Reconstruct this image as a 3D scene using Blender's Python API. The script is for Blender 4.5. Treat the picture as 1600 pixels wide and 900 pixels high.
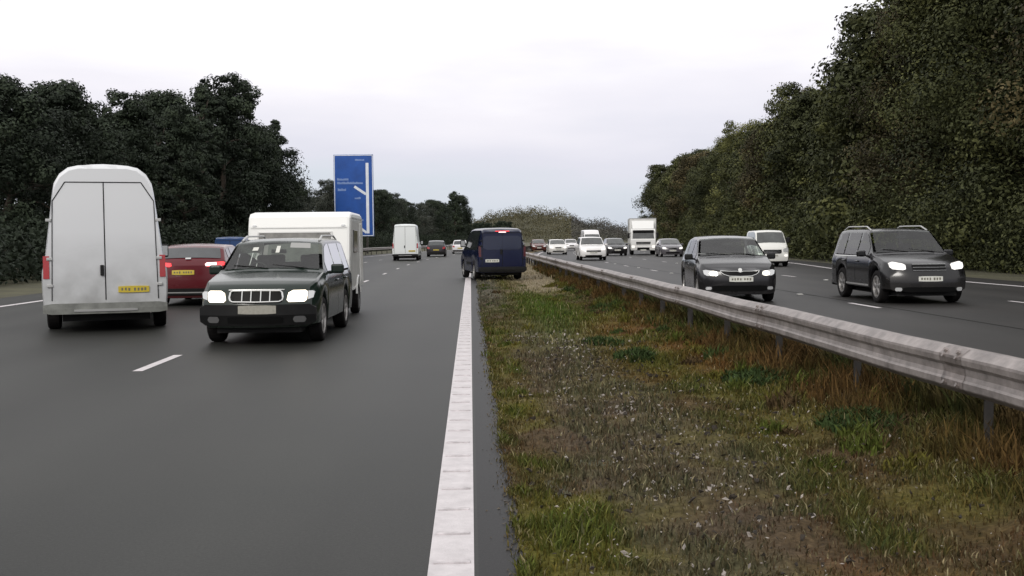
import bpy, bmesh, math, random
import numpy as np
from mathutils import Vector, Matrix, noise

random.seed(7)
rng = np.random.default_rng(7)
sc = bpy.context.scene
for o in list(bpy.data.objects):
    bpy.data.objects.remove(o)
col = sc.collection
R = math.radians
PI = math.pi

# ------------------------------------------------------------------ camera
F = 1700.0                                   # focal length in pixels of the 1600 px wide photograph
cam_d = bpy.data.cameras.new('camera')
cam = bpy.data.objects.new('camera', cam_d)
col.objects.link(cam)
cam_d.sensor_width = 36.0
cam_d.lens = 36.0 * F / 1600.0
cam_d.clip_start = 0.1
cam_d.clip_end = 5000
Yc = Vector((-65, 75, -F)).normalized()
Xc = Vector((1, 0.010, 0))
Xc = (Xc - Xc.dot(Yc) * Yc).normalized()
Zc = Xc.cross(Yc)
cam.matrix_world = Matrix.Translation((0, 0, 1.5)) @ Matrix((Xc, Yc, Zc)).to_4x4()
sc.camera = cam

# ------------------------------------------------------------------ sky, sun, exposure
world = bpy.data.worlds.new('World')
sc.world = world
world.use_nodes = True
wt = world.node_tree
wt.nodes.clear()
SUN_EL, SUN_AZ = R(34), R(205)
def wn(t): return wt.nodes.new(t)
out = wn('ShaderNodeOutputWorld'); bg = wn('ShaderNodeBackground')
sky = wn('ShaderNodeTexSky'); sky.sky_type = 'NISHITA'; sky.sun_disc = False
sky.sun_elevation = SUN_EL; sky.sun_rotation = SUN_AZ; sky.air_density = 1.0; sky.dust_density = 3.0
geo = wn('ShaderNodeTexCoord')
sep = wn('ShaderNodeSeparateXYZ')
ramp = wn('ShaderNodeValToRGB')
ramp.color_ramp.elements[0].position = 0.0
ramp.color_ramp.elements[0].color = (0.51, 0.55, 0.615, 1)
ramp.color_ramp.elements[1].position = 0.22
ramp.color_ramp.elements[1].color = (1.0, 0.985, 0.99, 1)
for p, c in ((0.035, (0.57, 0.605, 0.665, 1)), (0.075, (0.635, 0.63, 0.705, 1)), (0.14, (0.76, 0.735, 0.785, 1))):
    e = ramp.color_ramp.elements.new(p); e.color = c
ns = wn('ShaderNodeTexNoise'); ns.inputs['Scale'].default_value = 3.2; ns.inputs['Detail'].default_value = 7
mp = wn('ShaderNodeMapping'); mp.inputs['Scale'].default_value = (1, 1, 4.5)
madd = wn('ShaderNodeMath'); madd.operation = 'MULTIPLY_ADD'
madd.inputs[1].default_value = 0.17; 
msub = wn('ShaderNodeMath'); msub.operation = 'SUBTRACT'; msub.inputs[1].default_value = 0.085
scl = wn('ShaderNodeVectorMath'); scl.operation = 'SCALE'; scl.inputs['Scale'].default_value = 10.0
mix = wn('ShaderNodeMix'); mix.data_type = 'RGBA'; mix.inputs[0].default_value = 0.93
L = wt.links.new
L(geo.outputs['Generated'], sep.inputs[0]); L(geo.outputs['Generated'], mp.inputs['Vector'])
L(mp.outputs[0], ns.inputs['Vector'])
L(ns.outputs['Fac'], madd.inputs[0]); L(sep.outputs['Z'], msub.inputs[0]); L(msub.outputs[0], madd.inputs[2])
L(madd.outputs[0], ramp.inputs[0]); L(ramp.outputs[0], scl.inputs[0])
L(sky.outputs[0], mix.inputs[6]); L(scl.outputs[0], mix.inputs[7])
L(mix.outputs[2], bg.inputs['Color']); bg.inputs['Strength'].default_value = 0.104
L(bg.outputs[0], out.inputs['Surface'])

sd = bpy.data.lights.new('sun', 'SUN'); sun = bpy.data.objects.new('sun', sd); col.objects.link(sun)
sd.energy = 1.0; sd.angle = R(14); sd.color = (1.0, 0.96, 0.91)
sun.rotation_euler = (R(90) - SUN_EL, 0, R(180) - SUN_AZ)
sun.location = (0, 0, 60)

sc.view_settings.view_transform = 'Standard'
sc.view_settings.look = 'None'
sc.view_settings.gamma = 1.0
sc.view_settings.use_curve_mapping = False
sc.view_settings.exposure = 0.3
sc.render.engine = 'CYCLES'

# ------------------------------------------------------------------ materials
def nodes(m):
    m.use_nodes = True
    nt = m.node_tree
    return nt, nt.nodes['Principled BSDF']

def mat(name, c, rough=0.5, metal=0.0, coat=0.0, noise_scale=0.0, noise_amt=0.15, bump=0.0, bump_scale=60.0, spec=0.5, emit=None, estr=0.0, obj_space=True):
    m = bpy.data.materials.new(name)
    nt, b = nodes(m)
    b.inputs['Base Color'].default_value = (*c, 1)
    b.inputs['Roughness'].default_value = rough
    b.inputs['Metallic'].default_value = metal
    b.inputs['Coat Weight'].default_value = coat
    b.inputs['Coat Roughness'].default_value = 0.08
    b.inputs['Specular IOR Level'].default_value = spec
    if emit:
        b.inputs['Emission Color'].default_value = (*emit, 1)
        b.inputs['Emission Strength'].default_value = estr
    tc = nt.nodes.new('ShaderNodeTexCoord')
    if noise_scale:
        n = nt.nodes.new('ShaderNodeTexNoise'); n.inputs['Scale'].default_value = noise_scale; n.inputs['Detail'].default_value = 6
        n.inputs['Roughness'].default_value = 0.65
        r = nt.nodes.new('ShaderNodeValToRGB')
        r.color_ramp.elements[0].position = 0.3; r.color_ramp.elements[1].position = 0.7
        r.color_ramp.elements[0].color = (*[max(0, v * (1 - noise_amt)) for v in c], 1)
        r.color_ramp.elements[1].color = (*[min(1, v * (1 + noise_amt)) for v in c], 1)
        nt.links.new(tc.outputs['Object'], n.inputs['Vector'])
        nt.links.new(n.outputs['Fac'], r.inputs[0]); nt.links.new(r.outputs[0], b.inputs['Base Color'])
    if bump:
        n2 = nt.nodes.new('ShaderNodeTexNoise'); n2.inputs['Scale'].default_value = bump_scale; n2.inputs['Detail'].default_value = 3
        bp = nt.nodes.new('ShaderNodeBump'); bp.inputs['Strength'].default_value = bump; bp.inputs['Distance'].default_value = 0.01
        nt.links.new(tc.outputs['Object'], n2.inputs['Vector'])
        nt.links.new(n2.outputs['Fac'], bp.inputs['Height']); nt.links.new(bp.outputs[0], b.inputs['Normal'])
    return m

def paint(name, c, dirt=(0.055, 0.048, 0.04), amt=0.5, rough=0.2, coat=0.35, top=0.75):
    """car paint with road film: dirt that thickens towards the sills"""
    m = bpy.data.materials.new(name)
    nt, b = nodes(m)
    tc = nt.nodes.new('ShaderNodeTexCoord'); sp = nt.nodes.new('ShaderNodeSeparateXYZ')
    n = nt.nodes.new('ShaderNodeTexNoise'); n.inputs['Scale'].default_value = 3.0; n.inputs['Detail'].default_value = 8
    mr = nt.nodes.new('ShaderNodeMapRange'); mr.inputs['From Min'].default_value = top; mr.inputs['From Max'].default_value = 0.1
    mr.inputs['To Min'].default_value = 0.01; mr.inputs['To Max'].default_value = amt * 1.1
    mu = nt.nodes.new('ShaderNodeMath'); mu.operation = 'MULTIPLY'
    mx = nt.nodes.new('ShaderNodeMix'); mx.data_type = 'RGBA'
    mx.inputs[6].default_value = (*c, 1); mx.inputs[7].default_value = (*dirt, 1)
    l = nt.links.new
    l(tc.outputs['Object'], sp.inputs[0]); l(tc.outputs['Object'], n.inputs['Vector'])
    l(sp.outputs['Z'], mr.inputs['Value']); l(mr.outputs[0], mu.inputs[0]); l(n.outputs['Fac'], mu.inputs[1])
    l(mu.outputs[0], mx.inputs[0]); l(mx.outputs[2], b.inputs['Base Color'])
    r2 = nt.nodes.new('ShaderNodeMath'); r2.operation = 'MULTIPLY_ADD'; r2.inputs[1].default_value = 0.6; r2.inputs[2].default_value = rough
    l(mu.outputs[0], r2.inputs[0]); l(r2.outputs[0], b.inputs['Roughness'])
    b.inputs['Coat Weight'].default_value = coat; b.inputs['Coat Roughness'].default_value = 0.12
    b.inputs['Specular IOR Level'].default_value = 0.28
    return m

M = {}
M['glass'] = mat('window_glass', (0.028, 0.032, 0.034), 0.07, spec=0.75, coat=0.4, noise_scale=2.5, noise_amt=0.4)
M['glass_light'] = mat('windscreen_glass', (0.045, 0.050, 0.048), 0.12, spec=0.6, coat=0.35, noise_scale=2.0, noise_amt=0.5)
def see_through(name, tint, refl):
    m = bpy.data.materials.new(name); nt, b = nodes(m); l = nt.links.new
    nt.nodes.remove(b); o_ = nt.nodes['Material Output']
    tr = nt.nodes.new('ShaderNodeBsdfTransparent'); tr.inputs[0].default_value = (*tint, 1)
    gl = nt.nodes.new('ShaderNodeBsdfGlossy'); gl.inputs['Roughness'].default_value = 0.03
    fr = nt.nodes.new('ShaderNodeFresnel'); fr.inputs['IOR'].default_value = 1.5
    tc = nt.nodes.new('ShaderNodeTexCoord'); n = nt.nodes.new('ShaderNodeTexNoise'); n.inputs['Scale'].default_value = 3.0; n.inputs['Detail'].default_value = 6
    l(tc.outputs['Object'], n.inputs['Vector'])
    ma = nt.nodes.new('ShaderNodeMath'); ma.operation = 'MULTIPLY_ADD'; ma.inputs[1].default_value = refl * .5; l(n.outputs['Fac'], ma.inputs[0]); l(fr.outputs[0], ma.inputs[2])
    mx = nt.nodes.new('ShaderNodeMixShader'); l(ma.outputs[0], mx.inputs[0]); l(tr.outputs[0], mx.inputs[1]); l(gl.outputs[0], mx.inputs[2]); l(mx.outputs[0], o_.inputs['Surface'])
    return m
M['see'] = see_through('clear_car_glass', (.62, .68, .64), .06)
M['cloth'] = mat('seat_cloth', (0.035, 0.034, 0.036), 0.9, noise_scale=20, noise_amt=.3)
M['dash'] = mat('dashboard_plastic', (0.022, 0.022, 0.023), 0.6, noise_scale=12, noise_amt=.3)
M['black'] = mat('black_plastic', (0.008, 0.008, 0.008), 0.55, spec=.25, noise_scale=9, noise_amt=0.3)
M['grille'] = mat('grille_black', (0.003, 0.003, 0.003), 0.5, spec=.15)
M['chrome'] = mat('chrome_trim', (0.62, 0.62, 0.60), 0.22, metal=1.0)
M['silver'] = mat('silver_plastic', (0.45, 0.45, 0.44), 0.35, metal=0.4)
M['tyre'] = mat('tyre_rubber', (0.009, 0.008, 0.008), 0.85, spec=.2, noise_scale=12, noise_amt=0.4, bump=0.2)
M['rim'] = mat('alloy_rim', (0.38, 0.37, 0.36), 0.35, metal=0.7, noise_scale=14, noise_amt=0.25)
M['steelrim'] = mat('steel_rim', (0.16, 0.16, 0.16), 0.5, metal=0.5, noise_scale=14, noise_amt=0.3)
M['lamp_on'] = mat('headlamp_lit', (0.9, 0.88, 0.8), 0.1, emit=(1.0, 0.86, 0.66), estr=2.0)
M['lamp_dim'] = mat('headlamp_sidelight', (0.85, 0.85, 0.85), 0.1, emit=(1.0, 0.94, 0.84), estr=0.45)
M['lamp_off'] = mat('headlamp_clear', (0.55, 0.56, 0.56), 0.08, coat=1.0, metal=0.3)
M['lamp_smoke'] = mat('fog_lamp_dusty', (0.10, 0.10, 0.10), 0.3, coat=.5)
M['amber'] = mat('amber_lens', (0.65, 0.22, 0.03), 0.15, coat=1.0)
M['tail'] = mat('tail_lens', (0.35, 0.01, 0.012), 0.15, coat=1.0)
M['tail_on'] = mat('tail_lens_lit', (0.7, 0.02, 0.02), 0.15, emit=(1.0, 0.06, 0.07), estr=1.3)
M['tail_hot'] = mat('tail_lens_braking', (0.9, 0.5, 0.5), 0.15, emit=(1.0, 0.72, 0.70), estr=1.5)
M['tail_dark'] = mat('tail_lens_dark', (0.07, 0.008, 0.01), 0.2, coat=.5)
M['plate_w'] = mat('number_plate_white', (0.55, 0.55, 0.5), 0.4, noise_scale=30, noise_amt=0.1)
M['plate_g'] = mat('number_plate_dusty', (0.27, 0.26, 0.22), 0.6, noise_scale=30, noise_amt=0.15)
M['plate_y'] = mat('number_plate_yellow', (0.50, 0.38, 0.03), 0.4, noise_scale=30, noise_amt=0.1)
M['ink'] = mat('plate_ink', (0.13, 0.12, 0.09), 0.6)
M['under'] = mat('underbody', (0.008, 0.008, 0.008), 0.9)
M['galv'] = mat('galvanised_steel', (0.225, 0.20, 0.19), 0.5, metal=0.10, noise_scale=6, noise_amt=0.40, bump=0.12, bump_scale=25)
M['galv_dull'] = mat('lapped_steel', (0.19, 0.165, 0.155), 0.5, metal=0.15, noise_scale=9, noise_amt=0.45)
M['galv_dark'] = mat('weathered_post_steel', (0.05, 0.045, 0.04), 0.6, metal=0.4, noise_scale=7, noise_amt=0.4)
M['white_line'] = mat('road_marking_paint', (0.52, 0.49, 0.495), 0.7, noise_scale=7, noise_amt=0.14, bump=0.3, bump_scale=90)
M['trunk'] = mat('bark', (0.055, 0.043, 0.032), 0.9, noise_scale=6, noise_amt=0.5, bump=0.6, bump_scale=18)
M['caravan_white'] = paint('caravan_white', (0.80, 0.80, 0.77), amt=0.25)
M['caravan_grey'] = mat('caravan_side_grey', (0.42, 0.42, 0.40), 0.45, noise_scale=2, noise_amt=0.2)

# ------------------------------------------------------------------ mesh helpers
def link(name, me, m=None, parent=None, smooth=False):
    o = bpy.data.objects.new(name, me)
    col.objects.link(o)
    if m is not None: me.materials.append(m)
    if parent is not None: o.parent = parent
    if smooth:
        me.polygons.foreach_set('use_smooth', [True] * len(me.polygons))
    return o

def pymesh(name, verts, faces, m=None, parent=None, smooth=False):
    me = bpy.data.meshes.new(name)
    me.from_pydata([tuple(v) for v in verts], [], faces)
    me.validate(); me.update()
    return link(name, me, m, parent, smooth)

def bmobj(name, bm, m=None, parent=None, smooth=False, fixn=True):
    if fixn: bmesh.ops.recalc_face_normals(bm, faces=bm.faces)
    me = bpy.data.meshes.new(name)
    bm.to_mesh(me); bm.free()
    return link(name, me, m, parent, smooth)

def box_into(bm, c, s, bev=0.0, rot=None, seg=2):
    r = bmesh.ops.create_cube(bm, size=1.0)
    vs = r['verts']
    bmesh.ops.scale(bm, vec=s, verts=vs)
    if bev > 0:
        es = list({e for v in vs for e in v.link_edges})
        rb = bmesh.ops.bevel(bm, geom=es, offset=bev, segments=seg, affect='EDGES', profile=0.5)
        vs = list({v for f in rb['faces'] for v in f.verts} | {v for v in vs if v.is_valid})
    if rot is not None:
        bmesh.ops.rotate(bm, verts=vs, cent=(0, 0, 0), matrix=rot)
    bmesh.ops.translate(bm, verts=vs, vec=c)
    return vs

def box(name, c, s, m, parent=None, bev=0.0, rot=None, seg=2):
    bm = bmesh.new()
    box_into(bm, c, s, bev, rot, seg)
    return bmobj(name, bm, m, parent)

def tube_into(bm, p0, p1, r0, r1=None, n=8, caps=True):
    if r1 is None: r1 = r0
    p0 = Vector(p0); p1 = Vector(p1); d = p1 - p0
    q = d.to_track_quat('Z', 'Y')
    a = []; b = []
    for i in range(n):
        t = 2 * PI * i / n
        v = Vector((math.cos(t), math.sin(t), 0))
        a.append(bm.verts.new(p0 + q @ (v * r0))); b.append(bm.verts.new(p1 + q @ (v * r1)))
    for i in range(n):
        j = (i + 1) % n
        bm.faces.new((a[i], a[j], b[j], b[i]))
    if caps:
        bm.faces.new(a[::-1]); bm.faces.new(b)

def thing(name, label, cat, loc=(0, 0, 0), rotz=0.0, group=None):
    o = bpy.data.objects.new(name, None); col.objects.link(o)
    o.empty_display_size = 0.3
    o.location = loc; o.rotation_euler = (0, 0, rotz)
    o['label'] = label; o['category'] = cat
    if group: o['group'] = group
    return o

def tag(o, label, cat, group=None):
    o['label'] = label; o['category'] = cat
    if group: o['group'] = group
    return o

def kind(o, k, label=None, cat=None):
    o['kind'] = k
    if label: o['label'] = label
    if cat: o['category'] = cat
    return o

def dup(root, loc, rotz, scale=(1, 1, 1), label=None, group=None):
    r = root.copy(); col.objects.link(r)
    r.location = loc; r.rotation_euler = (0, 0, rotz); r.scale = scale
    if label: r['label'] = label
    if group: r['group'] = group
    for ch in list(root.children):
        c = ch.copy(); col.objects.link(c); c.parent = r
    return r

# ------------------------------------------------------------------ road layout (metres; X across, Y along)
def cs(y):                                    # the road bends gently to the right beyond 60 m
    return 0.0008 * max(0.0, y - 60) ** 2 if y < 260 else 0.0008 * 200 ** 2 + 0.32 * (y - 260)

YS = [-12] + list(np.arange(-4, 60, 4.0)) + list(np.arange(60, 262, 6.0)) + [300, 360, 430, 520]

def ribbon(name, x0, x1, z, m, ys=YS, parent=None):
    f0 = x0 if callable(x0) else (lambda y: x0)
    f1 = x1 if callable(x1) else (lambda y: x1)
    vs = []; fs = []
    for i, y in enumerate(ys):
        vs.append((f0(y) + cs(y), y, z)); vs.append((f1(y) + cs(y), y, z))
        if i: fs.append((2*i-2, 2*i-1, 2*i+1, 2*i))
    return pymesh(name, vs, fs, m, parent)

def asphalt(name, base):
    m = bpy.data.materials.new(name)
    nt, b = nodes(m); l = nt.links.new
    tc = nt.nodes.new('ShaderNodeTexCoord')
    mp = nt.nodes.new('ShaderNodeMapping'); mp.inputs['Scale'].default_value = (1.0, 0.06, 1)
    n1 = nt.nodes.new('ShaderNodeTexNoise'); n1.inputs['Scale'].default_value = 0.8; n1.inputs['Detail'].default_value = 5
    n2 = nt.nodes.new('ShaderNodeTexNoise'); n2.inputs['Scale'].default_value = 55; n2.inputs['Detail'].default_value = 4; n2.inputs['Roughness'].default_value = 0.8
    n3 = nt.nodes.new('ShaderNodeTexNoise'); n3.inputs['Scale'].default_value = 0.35; n3.inputs['Detail'].default_value = 6
    r1 = nt.nodes.new('ShaderNodeValToRGB')
    r1.color_ramp.elements[0].position = 0.3; r1.color_ramp.elements[1].position = 0.72
    r1.color_ramp.elements[0].color = (*[v * 0.80 for v in base], 1)
    r1.color_ramp.elements[1].color = (*[v * 1.18 for v in base], 1)
    mu = nt.nodes.new('ShaderNodeMix'); mu.data_type = 'RGBA'; mu.blend_type = 'MULTIPLY'; mu.inputs[0].default_value = 1
    r2 = nt.nodes.new('ShaderNodeValToRGB')
    r2.color_ramp.elements[0].position = 0.32; r2.color_ramp.elements[1].position = 0.7
    r2.color_ramp.elements[0].color = (0.62, 0.62, 0.62, 1); r2.color_ramp.elements[1].color = (1.35, 1.35, 1.33, 1)
    mu2 = nt.nodes.new('ShaderNodeMix'); mu2.data_type = 'RGBA'; mu2.blend_type = 'MULTIPLY'; mu2.inputs[0].default_value = 1
    r3 = nt.nodes.new('ShaderNodeValToRGB')
    r3.color_ramp.elements[0].position = 0.35; r3.color_ramp.elements[1].position = 0.65
    r3.color_ramp.elements[0].color = (0.88, 0.9, 0.9, 1); r3.color_ramp.elements[1].color = (1.08, 1.07, 1.06, 1)
    l(tc.outputs['Object'], mp.inputs[0]); l(mp.outputs[0], n1.inputs['Vector'])
    l(tc.outputs['Object'], n2.inputs['Vector']); l(tc.outputs['Object'], n3.inputs['Vector'])
    l(n1.outputs['Fac'], r1.inputs[0]); l(n2.outputs['Fac'], r2.inputs[0]); l(n3.outputs['Fac'], r3.inputs[0])
    l(r1.outputs[0], mu.inputs[6]); l(r2.outputs[0], mu.inputs[7])
    l(mu.outputs[2], mu2.inputs[6]); l(r3.outputs[0], mu2.inputs[7]); l(mu2.outputs[2], b.inputs['Base Color'])
    sp = nt.nodes.new('ShaderNodeSeparateXYZ'); l(tc.outputs['Object'], sp.inputs[0])
    wv = nt.nodes.new('ShaderNodeMath'); wv.operation = 'MULTIPLY_ADD'; wv.inputs[1].default_value = 2*PI/1.84; wv.inputs[2].default_value = 0.4
    l(sp.outputs['X'], wv.inputs[0])
    sn = nt.nodes.new('ShaderNodeMath'); sn.operation = 'SINE'; l(wv.outputs[0], sn.inputs[0])
    n4 = nt.nodes.new('ShaderNodeTexNoise'); n4.inputs['Scale'].default_value = 0.25; n4.inputs['Detail'].default_value = 3
    l(tc.outputs['Object'], n4.inputs['Vector'])
    m4 = nt.nodes.new('ShaderNodeMath'); m4.operation = 'MULTIPLY'; l(sn.outputs[0], m4.inputs[0]); l(n4.outputs['Fac'], m4.inputs[1])
    m5 = nt.nodes.new('ShaderNodeMath'); m5.operation = 'MULTIPLY_ADD'; m5.inputs[1].default_value = 0.24; m5.inputs[2].default_value = 1.0; l(m4.outputs[0], m5.inputs[0])
    vo_ = nt.nodes.new('ShaderNodeTexVoronoi'); vo_.inputs['Scale'].default_value = 28
    l(tc.outputs['Object'], vo_.inputs['Vector'])
    gt = nt.nodes.new('ShaderNodeMath'); gt.operation = 'LESS_THAN'; gt.inputs[1].default_value = 0.13; l(vo_.outputs['Distance'], gt.inputs[0])
    m6 = nt.nodes.new('ShaderNodeMath'); m6.operation = 'MULTIPLY_ADD'; m6.inputs[1].default_value = 0.45; l(gt.outputs[0], m6.inputs[0]); l(m5.outputs[0], m6.inputs[2])
    vs_ = nt.nodes.new('ShaderNodeVectorMath'); vs_.operation = 'SCALE'; l(mu2.outputs[2], vs_.inputs[0]); l(m6.outputs[0], vs_.inputs['Scale'])
    l(vs_.outputs[0], b.inputs['Base Color'])
    bp = nt.nodes.new('ShaderNodeBump'); bp.inputs['Strength'].default_value = 0.3; bp.inputs['Distance'].default_value = 0.004
    l(n2.outputs['Fac'], bp.inputs['Height']); l(bp.outputs[0], b.inputs['Normal'])
    b.inputs['Roughness'].default_value = 0.52
    b.inputs['Specular IOR Level'].default_value = 0.17
    return m

M['asphalt'] = asphalt('asphalt', (0.024, 0.0245, 0.0225))
M['asphalt_r'] = asphalt('asphalt_far_carriageway', (0.030, 0.0285, 0.0275))
M['asphalt_edge'] = asphalt('asphalt_edge_strip', (0.014, 0.0135, 0.014))
M['turf'] = mat('rough_grass_ground', (0.058, 0.055, 0.026), 0.95, noise_scale=0.6, noise_amt=0.45, bump=0.4, bump_scale=8)

# ground to the horizon, dropping away under the road
kind(pymesh('ground', [(-3000, -300, -0.03), (3000, -300, -0.03), (3000, 3500, -0.03), (-3000, 3500, -0.03)], [(0, 1, 2, 3)], M['turf']), 'structure')
kind(ribbon('carriageway_left', -13.2, 0.02, 0.0, M['asphalt']), 'structure')
kind(ribbon('edge_strip', 0.02, 0.24, 0.0, M['asphalt_edge']), 'structure')
def rx(y):                                    # the slip road joins the far carriageway
    return float(np.interp(y, [-20, 38, 49, 62, 85, 140, 520], [16.0, 16.0, 16.8, 18.6, 20.2, 20.4, 20.4]))
kind(ribbon('carriageway_right', 3.95, lambda y: rx(y) + 1.6, 0.0, M['asphalt_r']), 'structure')

# painted lines
def edge_line(name, f, w=0.2):
    return kind(ribbon(name, lambda y: f(y) - w, f, 0.004, M['white_line']), 'structure')
ln = edge_line('edge_line', lambda y: 0.0, 0.21)
# raised ribs across the near edge line
bm = bmesh.new()
y = 3.0
while y < 60:
    box_into(bm, (-0.105 + random.uniform(-.004, .004), y, 0.0075), (0.17, 0.045, 0.007))
    y += 0.5
kind(bmobj('edge_line_ribs', bm, mat('rib_paint', (0.46, 0.43, 0.435), 0.7, noise_scale=12, noise_amt=0.3)), 'structure')
edge_line('edge_line_shoulder', lambda y: -11.3)
edge_line('edge_line_far', lambda y: rx(y), 0.22)
edge_line('edge_line_median', lambda y: 4.95, 0.2)
vs = []; fs = []
def dash(x, y0, ln=1.8, w=0.12):
    i = len(vs)
    a, b = cs(y0), cs(y0 + ln)
    vs.extend([(x - w/2 + a, y0, .004), (x + w/2 + a, y0, .004), (x + w/2 + b, y0 + ln, .004), (x - w/2 + b, y0 + ln, .004)])
    fs.append((i, i+1, i+2, i+3))
for k in range(-1, 28):
    dash(-3.92, 12.85 + 9*k); dash(-7.6, 12.85 + 9*k)
    dash(8.5, 22.3 + 9*k - 9); dash(12.15, 22.3 + 9*k - 9)
    if k > 6: dash(15.9, 22.3 + 9*k)
kind(pymesh('lane_markings', vs, fs, M['white_line']), 'structure')

# sealed joints between the lanes
def seam(name, x, m, w=.03):
    ys2 = list(np.arange(-4, 120, .7))
    return kind(ribbon(name, lambda y: x - w*(.6 + .5*fbm(x, y, .8, 2, 3.0)) + .02*fbm(x, y, 3., 2, 8.0), lambda y: x + w*(.6 + .5*fbm(x, y, .8, 2, 13.0)) + .02*fbm(x, y, 3., 2, 8.0), .0035, m, ys2), 'structure')
def fbm(x, y, s, o=3, seed=0.0):
    return noise.fractal(Vector((x / s + seed, y / s - seed, seed * 1.7)), 1.0, 2.0, o)
M['tar'] = mat('tar_seal', (0.020, 0.020, 0.019), 0.95, spec=.05, noise_scale=4, noise_amt=.3)
for x in (8.72,): seam('tar_joint', x, M['tar'])
# reflective road studs in the gaps
def make_stud():
    bm = bmesh.new()
    box_into(bm, (0, 0, 0.010), (0.13, 0.16, 0.02), 0.006)
    box_into(bm, (0, -0.03, 0.020), (0.08, 0.05, 0.012), 0.004)
    return bmobj('road_stud', bm, mat('stud_body', (0.55, 0.55, 0.52), 0.4, noise_scale=20, noise_amt=0.2))
stud = tag(make_stud(), 'small pale road stud between the lane dashes', 'road stud', 'road studs between the lane dashes')
first = True
for x, y0 in ((8.5, 27.8), (12.15, 27.8), (4.7, 27.8)):
    for k in range(5):
        p = (x, y0 + 9*k, 0.003)
        if first: stud.location = p; first = False
        else:
            s = stud.copy(); col.objects.link(s); s.location = p

# ------------------------------------------------------------------ central reservation
def fbm(x, y, s, o=3, seed=0.0):
    return noise.fractal(Vector((x / s + seed, y / s - seed, seed * 1.7)), 1.0, 2.0, o) 

def lerp3(a, b, t): 
    t = max(0.0, min(1.0, t)); return tuple(a[i] + (b[i] - a[i]) * t for i in range(3))

GREEN = (0.062, 0.076, 0.015); OLIVE = (0.084, 0.077, 0.016); BROWN = (0.066, 0.045, 0.022)
RUST = (0.118, 0.044, 0.017); STONE = (0.076, 0.060, 0.046); LUSH = (0.058, 0.090, 0.016); TAN = (0.20, 0.165, 0.11)
def smooth(a, b, x):
    t = max(0, min(1, (x - a) / (b - a))); return t * t * (3 - 2 * t)
def cover(x, y):
    """(colour, blade density, blade height) of the verge at a place"""
    n1 = fbm(x, y, 1.1, 4, 3.1); n2 = fbm(x, y, 0.5, 3, 9.4); n3 = fbm(x, y * 0.4, 1.6, 3, 5.5)
    c = lerp3(OLIVE, BROWN, 0.5 + n1 * 1.1)
    c = lerp3(c, GREEN, smooth(-0.05, 0.45, n2) * 0.8)
    stony = smooth(0.45, 0.8, x + n1 * .25) * (1 - smooth(1.6, 2.2, x + n1 * .3)) * (1 - smooth(15, 22, y))
    stony *= 0.55 + 0.45 * smooth(-.35, .1, n2)
    c = lerp3(c, STONE, stony * 0.62)
    rust = smooth(1.3, 2.1, x) * smooth(-0.05, 0.35, n3 + 0.12) * (1 - smooth(15, 22, y))
    c = lerp3(c, RUST, rust * 0.7)
    c = lerp3(c, BROWN, smooth(1.5, 2.3, x) * (1 - smooth(9, 13, y)) * .30)
    lush = math.exp(-(((x - 1.55) / .55) ** 2 + ((y - 23) / 6.5) ** 2)); c = lerp3(c, LUSH, lush * 0.9)
    l2 = math.exp(-(((x - 2.2) / .5) ** 2 + ((y - 13) / 2.2) ** 2)); c = lerp3(c, GREEN, l2 * .8)
    tan = smooth(27, 34, y) * smooth(0.9, 2.0, x + n1 * 0.4); c = lerp3(c, TAN, tan * 0.85)
    gm = smooth(18, 28, y) * (1 - smooth(.6, 1.1, x + n1 * .2)); c = lerp3(c, (0.085, 0.078, 0.062), gm * 0.8)
    dens = (1 - 0.55 * stony) * (1 - .8 * tan) * (0.35 + smooth(-0.35, 0.3, n2))
    h = 0.035 + 0.05 * smooth(-.1, .5, n2) + 0.05 * lush + 0.06 * smooth(2.6, 3.2, x)
    return c, dens, h, stony
def vz(x, y):
    e = smooth(0.24, 0.5, x) * (1 - smooth(3.7, 3.95, x))
    return (-0.012 + e * (0.02 + 0.05 * fbm(x, y, 0.9, 4, 1.0) + 0.025 * fbm(x, y, 0.2, 3, 2.0) + 0.05 * smooth(2.4, 3.1, x))) if e > 0 else -0.004

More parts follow.
